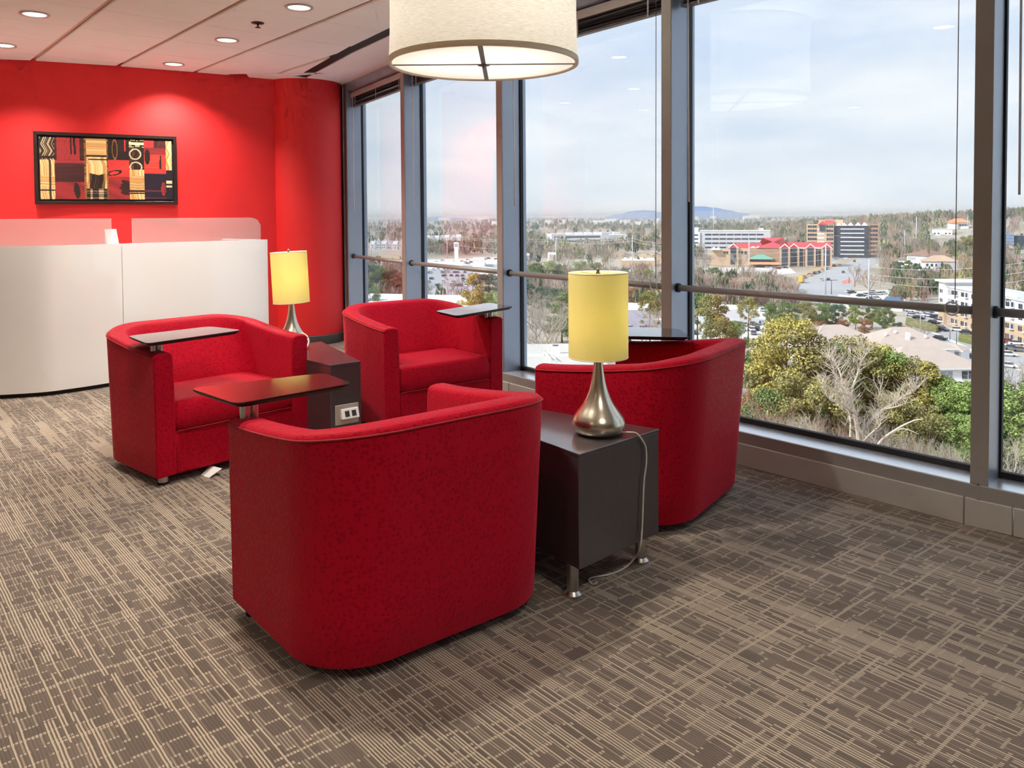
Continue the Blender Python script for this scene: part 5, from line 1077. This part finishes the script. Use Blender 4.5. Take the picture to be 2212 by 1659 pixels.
# orange roofed church, white hall, station
a = g(2046, 528); b_ = eq(a, g(2092, 529)); B = Bld('orange_roof_house', 'white house with an orange roof on the wooded hillside', a, b_, z=gh(a.x, a.y) + 1); L = B.L; B.box('body', m_wall_w, 0, L, 0, 16, -6, 9); B.hip('roof', m_roof_o, 0, L, 0, 16, 9, 14, 2); B.gable('porch_roof', m_roof_o, L * .15, L * .5, -5, 4, 8, 12.4, 'y', .5); B.box('porch', m_wall_w, L * .18, L * .47, -4, 0, 0, 8); B.wins(m_win, span(L * .55, L, 4), [5.5], 2.2, 2.6)
a = g(2013, 531); b_ = eq(a, g(2057, 532)); B = Bld('white_hall', 'low white hall below the orange roofed house', a, b_, z=gh(a.x, a.y) + 1); B.box('body', m_wall_w, 0, B.L, 0, 14, -5, 8); B.box('roof', m_grey, -.5, B.L + .5, -.5, 14.5, 8, 8.8); B.gable('pediment', m_wall_w, B.L * .4, B.L * .6, -1, 4, 2, 4.5, 'y', .2); B.wins(m_win, span(1, B.L - 1, 5), [3.2], 2, 1.6)
a, b_ = g(1951, 533), g(1977, 533); B = Bld('white_pavilion', 'small white pavilion between two tall poles', a, b_); B.box('tower', m_wall_w, 0, B.L * .45, 0, 8, 0, 10.5); B.box('cap', m_wall_w, -.6, B.L * .45 + .6, -.6, 8.6, 9.2, 11); B.box('canopy', m_wall_w, B.L * .45, B.L, 0, 8, 5.2, 6.4); B.wins(m_wall_w, span(B.L * .5, B.L, 4), [2.6], .7, 5.2, .4, 'column'); B.wins(m_win, [B.L * .22], [6.2, 3], 2.4, 1.8)
# white apartments
a, b_ = g(2037, 697), g(2112, 719); B = Bld('apartment_block', 'white four storey apartment block with a flat capped corner tower', a, b_); H_ = hgt(2060, 703, 622); sc_ = H_ / 4; L = B.L
# facade line carries on past the right mullion
B.box('facade', m_wall_w, 3.4, L * 2.9, 0, 14, sc_ * 1.9, H_); B.box('brick_base', m_wall_t, 3.4, L * 2.9, -.1, 14, 0, sc_ * 1.9); B.box('roof', m_grey, 3.2, L * 2.9, -.5, 14.4, H_, H_ + .5)
B.box('corner_tower', m_wall_w, -1.0, 3.4, -1.2, 12, 0, H_ + 1.8); B.box('tower_base', m_wall_t, -1.06, 3.46, -1.26, 12, 0, sc_ * 2.2); B.box('tower_cap', m_wall_w, -2, 5.6, -2.2, 12.6, H_ + 1.8, H_ + 2.4)
zs = [sc_ * (k + .52) for k in range(4)]; B.wins(m_win, [.6, 1.9], zs, .55, 1.3, -1.3, t_=.2); B.wins(m_lav, [5.0], zs, 1.9, 2.0, -.1, 'balcony_recess', .3)
xs = [];
for k in range(9): xs += [7.2 + k * 7.4, 8.4 + k * 7.4]
B.wins(m_win, xs, zs, .7, 1.5, -.12, t_=.25); B.wins(m_lav, [10.9 + k * 7.4 for k in range(9)], zs, 2.0, 1.9, -.12, 'balcony_recess', .3); B.wins(m_win, [10.9 + k * 7.4 for k in range(9)], zs, 1.2, 1.5, -.22, t_=.2); B.wins(m_wall_w, [10.9 + k * 7.4 for k in range(9)], [z - .75 for z in zs], 2.3, .16, -.5, 'balcony_slab', 1.0)
# the sign high on the far end of the facade
tx = bpy.data.curves.new('sign_lettering', 'FONT'); tx.body = 'GEAN CENTURY'; tx.size = 1.9; tx.extrude = .06; tx.materials.append(mat('sign_dark', S(70, 74, 84), .6, var=.05)); _to = bpy.data.objects.new('sign_text', tx); C.objects.link(_to); bpy.context.view_layer.update(); _me = bpy.data.meshes.new_from_object(_to.evaluated_get(bpy.context.evaluated_depsgraph_get())); bpy.data.objects.remove(_to); to = link('sign_lettering', _me, B.o)
pS = g(2173, 726); lx = (Vector((pS.x, pS.y)) - B.a).dot(B.d); to.location = (lx, -.25, H_ - 1.6 + .9); to.rotation_euler = (R(90), 0, 0); B.box('sign_parapet', m_wall_w, lx - 2, lx + 16, -.15, .6, H_ - 1.2, H_ + 1.9)
# grey motel roofs below the avenue
def motel(label, px0, px1, pye, z_e, z_r, depth, group='pale hipped roofs behind the pines', walls=True):
    za = GZ + z_e; a, b_ = at(px0, pye[0], za), at(px1, pye[1], za); B = Bld('motel_wing', label, a, b_, group=group); L = B.L
    B.box('walls', m_wall_w, 0, L, 0, depth, 0, z_e); B.hip('roof', m_roof_g, 0, L, 0, depth, z_e, z_r, .7); B.box('fascia', m_wall_w, -.7, L + .7, -.75, -.6, z_e - .35, z_e)
    for k in range(2):
        for x in span(.5, L - .5, max(3, int(L / 4.2))): 
            w0 = MB().box((0, 0, 0), (2.6, .2, 1.7)).build('window', m_win if (int(x) % 3) else m_lav, B.o); w0.location = (x, -.05, z_e * (.28 + .45 * k)); MB().box((0, 0, 0), (.12, .26, 1.7)).build('window_bar', m_wall_w, w0)
    B.box('floor_band', m_wall_w, 0, L, -.2, 0, z_e * .48, z_e * .54); return B
Bm = motel('long pale hipped roof over a grey and white house wall at the right', 1925, 2118, (797, 793), 6.2, 10.0, 13)
Bm2 = motel('pale hipped roof with a white chimney in the middle of the pines', 1893, 2062, (753, 752), 6.0, 10.4, 16); Bm2.box('chimney', m_wall_w, Bm2.L * .45, Bm2.L * .45 + .9, 2.5, 3.4, 7, 9.6); 
for x, y in ((.2, 4), (.35, 5), (.7, 3)): Bm2.box('roof_vent', m_wall_w, Bm2.L * x, Bm2.L * x + .5, y, y + .5, 6.8 + y * .45, 7.6 + y * .45)
Bm3 = motel('pale hipped roof at the left, half hidden by yellow pines', 1752, 1905, (742, 738), 6.0, 9.8, 15); Bm4 = motel('narrow dark edged roof beside the street', 2000, 2076, (748, 757), 5.2, 6.4, 5)
# flat roofs and white sheds
def shed(name, label, pts, z, m_roof, m_wall, extra=None):
    P = [at(px, py, GZ + z) for px, py in pts]; c = sum((Vector((p.x, p.y)) for p in P), Vector((0, 0))) / len(P); o = thing(name, label, 'building', (c.x, c.y, GZ)); loc = [(p.x - c.x, p.y - c.y) for p in P]
    MB().prism(loc, 0, z - .4).build('walls', m_wall, o); MB().prism([(x * 1.01, y * 1.01) for x, y in loc], z - .4, z).build('roof', m_roof, o); return o, c
m_roofw = mat('white_membrane', S(246, 244, 242), .85, var=.03, vscale=.2); m_roofgr = mat('grey_membrane', S(206, 202, 196), .9, var=.04, vscale=.3)
o, c = shed('flat_roof_building', 'near grey flat roof with a white cooling unit in the centre bay', [(1100, 744), (1300, 742), (1330, 860), (1060, 870)], 9, m_roofgr, m_wall_w)
p = at(1200, 764, GZ + 9); q = Vector((p.x - c.x, p.y - c.y)); MB().box((q.x, q.y, 9.9), (1.9, 1.6, 1.8)).build('cooling_unit', m_wall_w, o); MB().lathe([(.7, 10.8), (.7, 11.0)], 14, (q.x, q.y, 0)).build('fan', m_win, o)
p = at(1192, 775, GZ + 9); q = Vector((p.x - c.x, p.y - c.y))
for dx in (-.5, .5): MB().tube([(q.x + dx, q.y - 4.5, 9), (q.x + dx, q.y - 4.5, 10.0), (q.x + dx - 1.2, q.y + 3.5, 10.0), (q.x + dx - 1.2, q.y + 3.5, 9)], .13, 6).build('ladder_rail', m_wall_w, o)
MB().box((q.x + 4, q.y + 4.0, 9.2), (22, .3, .5), rot=R(3)).build('parapet', m_roofw, o)
shed('warehouse', 'long white flat roof behind the far armchair', [(700, 632), (1005, 638), (1010, 664), (690, 664)], 9, m_roofw, m_lav)
shed('warehouse', 'white flat roofed shed with lavender wall right of the lamp', [(1335, 654), (1402, 655), (1410, 668), (1330, 667)], 7, m_roofw, m_lav)
shed('warehouse', 'white flat roofed shed behind the pines at the left mullion', [(1492, 655), (1632, 660), (1640, 668), (1488, 664)], 6, m_roofw, m_grey)
shed('warehouse', 'white low building at the foot of the rightmost window strip', [(2165, 838), (2300, 845), (2300, 880), (2165, 870)], 7, m_roofw, m_lav)
shed('low_shop', 'low blue roofed shop beside the white yard', [(1915, 640), (1942, 641), (1950, 652), (1905, 651)], 4, mat('blue_roof', S(84, 112, 150), .6, var=.06, vscale=.3), m_wall_w)
shed('low_shop', 'long low white shop roof beside the avenue pole', [(1812, 636), (1862, 642), (1860, 648), (1808, 642)], 4, m_roofw, m_wall_w)
shed('low_shop', 'grey pitched shop roof in the second window bay', [(1040, 574), (1078, 580), (1078, 590), (1036, 586)], 4, m_roofgr, m_wall_w)
shed('low_shop', 'white shop front in the second window bay', [(1022, 556), (1046, 556), (1047, 561), (1021, 561)], 6, m_roofw, m_wall_w)
shed('low_shop', 'low white shop beside the sign pylon', [(925, 565), (1000, 566), (1000, 571), (925, 570)], 4, m_roofw, m_wall_w)
shed('low_shop', 'grey white cottage left of the pole in the centre bay', [(1184, 545), (1200, 545), (1201, 550), (1183, 550)], 6, m_roofw, m_wall_w)
shed('low_shop', 'small white shed at the left of the centre bay', [(1126, 546), (1142, 545), (1144, 551), (1126, 553)], 5, m_roofw, m_wall_w)
shed('low_shop', 'tan low building with white roof edge in the centre bay', [(1345, 556), (1412, 557), (1414, 562), (1343, 562)], 5, m_roofw, m_wall_t)
# long low office in the centre bay
a, b_ = g(1194, 531), g(1352, 529); B = Bld('long_office', 'long low pale office with roof units behind the pole', a, b_); L = B.L; H_ = hgt(1270, 530, 507)
B.box('body', m_grey, 0, L * .7, 0, 30, 0, H_); B.box('end_block', m_grey, -2, L * .17, -3, 30, 0, H_ + 1.5); B.box('right_block', m_grey, L * .66, L * .76, -2, 20, 0, H_ + 3); B.box('far_wing', m_wall_w, L * .76, L * 1.05, 10, 34, 0, H_ - 1)
B.wins(m_win, [L * .41], [H_ * .80, H_ * .42], L * .47, H_ * .17); B.wins(m_wall_w, [L * .41], [H_ * .62, H_ * .24], L * .47, H_ * .13, -.3, 'spandrel'); B.wins(m_win, [L * .03, L * .07, L * .12], [H_ * .6], 3, H_ * .6, -3.2)
for k in range(6): B.box('roof_unit', m_wall_w, L * (.2 + .13 * k), L * (.2 + .13 * k) + 9, 6, 14, H_, H_ + 3.2)
# far white roofs sprinkled in the woods
for i, (px, py, wd) in enumerate(((1185, 491, 14), (1294, 490, 26), (1320, 486, 22), (1350, 488, 20), (1378, 492, 12), (1420, 483, 8), (1612, 477, 12), (1500, 477, 16), (1540, 476, 10), (1630, 475, 20), (960, 478, 24), (1040, 478, 30), (1070, 492, 16), (1218, 489, 6))):
    p = g(px, py); d = p.length; w_ = wd / F_PX * d; o = thing('far_building', 'tiny white building far off in the hazy woods', 'building', (p.x, p.y, gh(p.x, p.y)), 0, 'white buildings in the distant woods'); h = 5 / F_PX * d + 10; MB().box((0, 0, h / 2), (w_, w_ * .4, h)).build('walls', m_wall_w, o); MB().box((0, 0, h + .5), (w_ * 1.02, w_ * .42, 1)).build('roof', m_roofw, o)
# gabled white houses in the first two bays
for i, (px, py) in enumerate(((799, 539), (812, 538), (824, 538), (836, 537), (848, 539), (868, 536), (918, 523), (928, 524), (938, 523), (950, 521), (960, 521), (974, 520), (985, 520))):
    p = g(px, py); q = g(px + 9, py); B = Bld('gabled_house', 'white gabled house in the row %s' % ('in the first window bay' if px < 900 else 'in the second window bay'), p, q, group='gabled houses, ' + ('first bay' if px < 900 else 'second bay')); L = B.L * 1.05; B.box('walls', m_wall_w, 0, L, 0, 9, 0, 6.4); B.gable('roof', m_grey, 0, L, 0, 9, 6.4, 10.5, 'y' if i % 2 else 'x', .4); B.wins(m_win, span(.6, L - .6, 2), [2, 4.7], 1.1, 1.4)
# glass office in the rightmost strip
a = g(2166, 546); b_ = eq(a, g(2190, 547)); B = Bld('glass_office', 'blue glass office block in the rightmost window strip', a, b_); H_ = hgt(2178, 546, 505); L = B.L; B.box('body', m_winb, 0, L, 0, 16, H_ * .35, H_); B.box('podium', m_wall_t, 0, L + .5, -.5, 16, 0, H_ * .35); B.wins(m_grey, span(0, L, 8), [H_ * .67], .22, H_ * .65, -.15, 'fin'); B.wins(m_grey, [L / 2], [H_ * (.35 + .16 * k) for k in range(5)], L, .3, -.15, 'floor_band'); B.wins(m_win, span(1, L - 1, 3), [H_ * .17], 2.4, 2.4, -.6); B.box('wing', m_win, L, L + 22, 4, 18, 0, H_ * .9)
a, b_ = g(2178, 540), g(2240, 541); B = Bld('white_slab', 'white block above the glass office at the right edge', a, b_, z=GZ); B.o.location += Vector((0, 60, 0)); B.box('body', m_wall_w, 0, B.L, 40, 60, 0, hgt(2200, 540, 492)); B.box('roof', m_roofw, -.5, B.L + .5, 39.5, 60.5, hgt(2200, 540, 492), hgt(2200, 540, 491)); 

# ---------------------------------------------------------------- poles and wires
m_pole = mat('pole_metal', S(214, 218, 226), .5, .2, var=.05); m_wood = mat('pole_wood', S(196, 186, 176), .8, var=.08); m_wire = mat('wire', S(222, 222, 226), .6, var=.05); m_dark = mat('dark_pole', S(72, 72, 76), .6, var=.08)
POLES = {}
def pole(key, px, pyb, pyt, label, arms=(), r=.22, m=None, curve=0):
    p = g(px, pyb); h = zat(p, pyt) - GZ; o = thing('utility_pole', label, 'pole', (p.x, p.y, GZ)); MB().tube([(0, 0, 0), (0, 0, h * .6), (0, 0, h)], [r, r * .85, r * .65], 8).build('shaft', m or m_pole, o, smooth=True)
    for f, w_ in arms: MB().box((0, 0, h * f), (w_, .18, .22), rot=R(15)).build('crossarm', m or m_pole, o)
    POLES[key] = (p, h)
pole('a', 1783, 636, 529, 'tall steel pole right of the red roofed shops', ((.9, 5), (.8, 4)), .42); pole('b', 1876, 674, 560, 'tall pole with crossarms beside the white yard', ((.86, 2.6), (.72, 2.2), (.6, 2.2)), .3); pole('c', 1618, 594, 522, 'tall pole before the green entrance roof', (), .38); pole('d', 1979, 545, 468, 'tallest pole above the brown roofed hotel', (), .55)
pole('e', 1954, 552, 498, 'pole with side brackets left of the pavilion', ((.9, 3), (.82, 3), (.74, 3)), .42); pole('f', 2090, 536, 463, 'lattice pole on the wooded hillside', ((.93, 6), (.85, 6), (.76, 6)), .35); pole('g', 1201, 572, 512, 'pole in the left of the centre bay', ((.94, 4),), .36); pole('h', 1366, 586, 510, 'pole in the right of the centre bay', ((.94, 4), (.86, 3)), .36)
pole('i', 966, 558, 502, 'pole over the bank in the second bay', ((.96, 3.4), (.9, 2.6)), .36); pole('j', 802, 556, 492, 'pole in the first bay', (), .36); pole('k', 868, 556, 516, 'short pole in the first bay', (), .3); pole('l', 1541, 520, 440, 'thin mast above the white office block', (), .5); pole('m', 1796, 636, 604, 'traffic signal pole on the avenue', ((.96, 7),), .2, m_dark); pole('n', 1834, 612, 598, 'short dark post beside the red corner', (), .2, m_dark); pole('o', 2066, 752, 716, 'lamp post on the street at the right', (), .12, m_dark); pole('p', 1969, 722, 702, 'dark post behind the roofs', (), .12, m_dark); pole('q', 1988, 735, 664, 'street pole under the rail at the right', (), .16, m_wood); pole('r', 1206, 578, 566, 'short post in the centre bay', (), .2, m_wood); pole('s', 2052, 735, 716, 'sign post at the kerb', (), .12, m_dark)
def wire(k1, k2, f1, f2, sag, label):
    (p1, h1), (p2, h2) = POLES[k1], POLES[k2] if isinstance(k2, str) else k2; A2 = p1 + Vector((0, 0, h1 * f1)); B2_ = p2 + Vector((0, 0, h2 * f2)); pts = [A2.lerp(B2_, s) - Vector((0, 0, 4 * sag * s * (1 - s))) for s in [q / 10 for q in range(11)]]; o = MB().tube(pts, .075, 4, cap=False).build('power_line', m_wire); tag(o, label, 'wire', 'power lines between the poles')
ext = lambda px, py, h: (g(px, py), h)
for f, s in ((.86, 2.2), (.72, 2.6), (.6, 3.0)): wire('b', ext(2230, 690, 22 * f / .86), f, 1, s, 'sagging power line right of the tall crossarm pole')
for f, s in ((.97, 1), (.9, 1.2), (.82, 1.5), (.7, 1.7)): wire('a', ext(1480, 640, 24 * f), f, 1, s, 'power line crossing the red roofed shops')
for f, s in ((.9, 2), (.82, 2.2)): wire('e', ext(1780, 560, 22), f, 1, s, 'power line left of the bracket pole')
for f in (.94, .86): wire('g', 'h', f, f, 2, 'power line across the centre bay'); wire('g', ext(1090, 572, 24), f, f, 1.2, 'power line at the left of the centre bay'); wire('h', ext(1445, 590, 22), f, f, 1.2, 'power line at the right of the centre bay')
for f in (.96, .9, .62): wire('i', ext(1090, 572, 24), f, f * .9, 2, 'power line across the second bay'); wire('i', ext(890, 570, 24), f, f * .9, 1.5, 'power line at the left of the second bay')
wire('j', 'k', .6, .7, 1, 'power line in the first bay'); wire('d', ext(2060, 545, 14), .62, 1, 2, 'power line right of the tallest pole'); wire('d', ext(2060, 545, 11), .55, 1, 2, 'power line right of the tallest pole')

# ---------------------------------------------------------------- cars
def car_mesh(paint):
    b = MB(); W_, L_ = .9, 2.2
    sec = [(-L_, .35), (-L_, .78), (-L_ + .5, .92), (L_ - .9, .90), (L_ - .1, .74), (L_, .4)]; cab = [(-L_ + .45, .92), (-L_ + .9, 1.44), (.45, 1.46), (1.15, .9)]
    def ext_(pl, w0): n = len(pl); b.add([(x, -w0, z) for x, z in pl] + [(x, w0, z) for x, z in pl], [tuple(range(n)), tuple(range(n, 2 * n))[::-1]] + [(i, i + n, (i + 1) % n + n, (i + 1) % n) for i in range(n)])
    ext_(sec, W_); return b.mesh('body', paint), cab
cab_b = MB(); _c = [(-1.75, .90), (-1.3, 1.44), (.45, 1.46), (1.15, .88)]; cab_b.add([(x, -.8, z) for x, z in _c] + [(x, .8, z) for x, z in _c], [(0, 1, 2, 3), (7, 6, 5, 4), (0, 4, 5, 1), (1, 5, 6, 2), (2, 6, 7, 3), (3, 7, 4, 0)])
CAB = cab_b.mesh('windows', m_win); WH = MB().tube([(0, -.1, 0), (0, .1, 0)], .33, 10).mesh('wheel', m_rubber); ROOF = MB().box((-.42, 0, 1.47), (1.7, 1.5, .04))
PAINT = [mat('car_' + n, S(*c), .25, .2, var=.03, coat=.6) for n, c in (('white', (240, 240, 242)), ('silver', (200, 202, 206)), ('grey', (120, 122, 128)), ('black', (40, 42, 48)), ('red', (170, 50, 50)), ('blue', (70, 100, 150)))]
CN = ['white', 'silver', 'grey', 'black', 'red', 'blue']
BODY = [car_mesh(p)[0] for p in PAINT]; RF = [ROOF.mesh('roof', p) for p in PAINT]
def car(px, py, ang, where, ci=None):
    p = g(px, py); ci = rng.choice([0, 0, 0, 1, 1, 2, 3, 3, 4, 5]) if ci is None else ci; o = thing('car', CN[ci] + ' car ' + where, 'car', (p.x, p.y, GZ + .13), ang, 'cars ' + where); link('body', BODY[ci], o); link('windows', CAB, o); link('roof', RF[ci], o)
    for x in (-1.35, 1.35):
        for y in (-.8, .8): w_ = link('wheel', WH, o); w_.location = (x, y, .33)
rd = math.atan2((g(1872, 552) - g(1720, 618)).y, (g(1872, 552) - g(1720, 618)).x)
for k in range(30): s = rng.random(); r_ = rng.randrange(3); car(1788 + 88 * s, 565 - 13 * s - r_ * 4, rd + R(80) + rng.uniform(-.1, .1), 'parked below the tan office tower', rng.choice([0, 0, 0, 1, 3]))
for k in range(16): s = rng.random(); car(1722 + 70 * s + rng.uniform(-4, 4), 606 - 26 * s, rd + rng.uniform(-.05, .05), 'queuing on the avenue')
for px, py in ((1802, 576), (1815, 575), (1822, 590), (1790, 606), (1846, 566), (1775, 607)): car(px, py, rd, 'driving on the open avenue')
for k in range(14): car(rng.uniform(1645, 1700), rng.uniform(574, 582), R(20) + rng.uniform(-.3, .3), 'parked before the red roofed shops')
for k in range(18): s = rng.random(); car(1968 + 70 * s, rng.choice([668, 674, 684]) + 34 * s * s, R(-60) + rng.uniform(-.1, .1), 'parked beside the white apartments', rng.choice([0, 0, 1, 2, 3]))
for px, py in ((2068, 716), (2088, 722), (2180, 742), (2196, 746), (2186, 756), (2205, 760), (2178, 770)): car(px, py, R(-30), 'parked in front of the white apartments')
for px, py in ((2030, 735), (2100, 775), (2180, 795), (1985, 690)): car(px, py, R(-42), 'driving on the street below the apartments')
for k in range(44): car(rng.uniform(912, 1010), rng.choice([584, 590, 597, 604, 611, 618, 626]) + rng.uniform(-1, 1), R(80) + rng.uniform(-.15, .15), 'in the parking lot of the second bay')
for k in range(16): car(rng.uniform(930, 1075), rng.uniform(560, 572), R(10) + rng.uniform(-.2, .2), 'on the forecourt of the second bay')
for k in range(36): car(rng.uniform(1500, 1650), rng.choice([674, 683, 693, 704, 714, 722]) + rng.uniform(-2, 2), R(75) + rng.uniform(-.15, .15), 'in the white lot behind the pines', rng.choice([0, 0, 0, 1, 2, 3]))
for k in range(14): car(rng.uniform(1340, 1430), rng.choice([694, 702, 712, 722]), R(70), 'in the white yard right of the lamp', rng.choice([0, 0, 1, 3]))
for k in range(20): car(rng.uniform(1830, 1945), rng.uniform(630, 650), R(15) + rng.uniform(-.2, .2), 'on the white yard beside the avenue', rng.choice([0, 0, 0, 1, 3]))
for k in range(12): car(rng.uniform(1345, 1435), rng.uniform(549, 557), R(10), 'on the tan lot in the centre bay', 0)
p = g(1731, 611); tk = thing('box_truck', 'yellow box truck waiting at the junction', 'truck', (p.x, p.y, GZ + .13), rd); MB().box((-.8, 0, 2.1), (5.2, 2.4, 2.9)).build('box', mat('truck_yellow', S(236, 186, 70), .5, var=.05), tk, bevel=.05); MB().box((2.7, 0, 1.5), (1.7, 2.2, 1.9)).build('cab', PAINT[0], tk, bevel=.1); MB().box((3.4, 0, 1.9), (.5, 2.0, .8)).build('windscreen', m_win, tk); MB().box((0, 0, .55), (6.2, 1.6, .3)).build('chassis', m_dark, tk)
for x in (-2.2, 2.4):
    for y in (-1, 1): w_ = link('wheel', WH, tk); w_.location = (x, y, .4); w_.scale = (1.3, 1.3, 1.3)
for px, py, h, lab in ((986, 568, 18, 'white and blue sign pylon in the second bay'), (1696, 576, 12, 'white sign tower beside the shops')):
    p = g(px, py); o = thing('sign_pylon', lab, 'sign', (p.x, p.y, GZ)); MB().box((0, 0, h * .35), (3.4, 1, h * .7)).build('shaft', m_wall_w, o); MB().box((0, 0, h * .85), (4.4, 1.2, h * .3)).build('panel', m_wall_w, o); MB().box((0, -.65, h * .85), (3.2, .1, h * .16)).build('face', m_lav, o)
# clipped hedges along the street, red paving corner
for pts, lab in (([(1958, 694), (2000, 703), (2028, 716), (2022, 720), (1990, 712), (1956, 702)], 'long clipped hedge between lot and street'), ([(2072, 730), (2130, 744), (2128, 752), (2070, 738)], 'clipped hedge in front of the apartments')):
    P = [g(*q) for q in pts]; c = sum((Vector((p.x, p.y)) for p in P), Vector((0, 0))) / len(P); o = MB().prism([(p.x - c.x, p.y - c.y) for p in P], 0, 1.7).build('hedge', m_hedge, bevel=.3, seg=3); o.location = (c.x, c.y, GZ); tag(o, lab, 'hedge')
flat('paving_red', [(1818, 608), (1836, 602), (1842, 610), (1822, 614)], mat('red_paving', S(222, 130, 116), .9, var=.06, vscale=.3), .16, .1, 'red paved corner beside the avenue')

# ---------------------------------------------------------------- winter haze over the suburb
hz = MB().prism([(-9000, 140), (20000, 140), (20000, 20000), (-9000, 20000)], GZ - 2, 34).build('haze', None); m_hz = bpy.data.materials.new('haze'); m_hz.use_nodes = True; t = NT(m_hz.node_tree); t.n.clear()
vs_ = t.new('ShaderNodeVolumeScatter'); vs_.inputs['Color'].default_value = (.80, .89, 1.0, 1); vs_.inputs['Density'].default_value = 1 / 6800; vs_.inputs['Anisotropy'].default_value = .2; o_ = t.new('ShaderNodeOutputMaterial'); t.link(vs_.outputs[0], o_.inputs['Volume'])
hz.data.materials.append(m_hz); tag(hz, 'thin winter haze over the distant suburb', 'haze', kind='stuff')
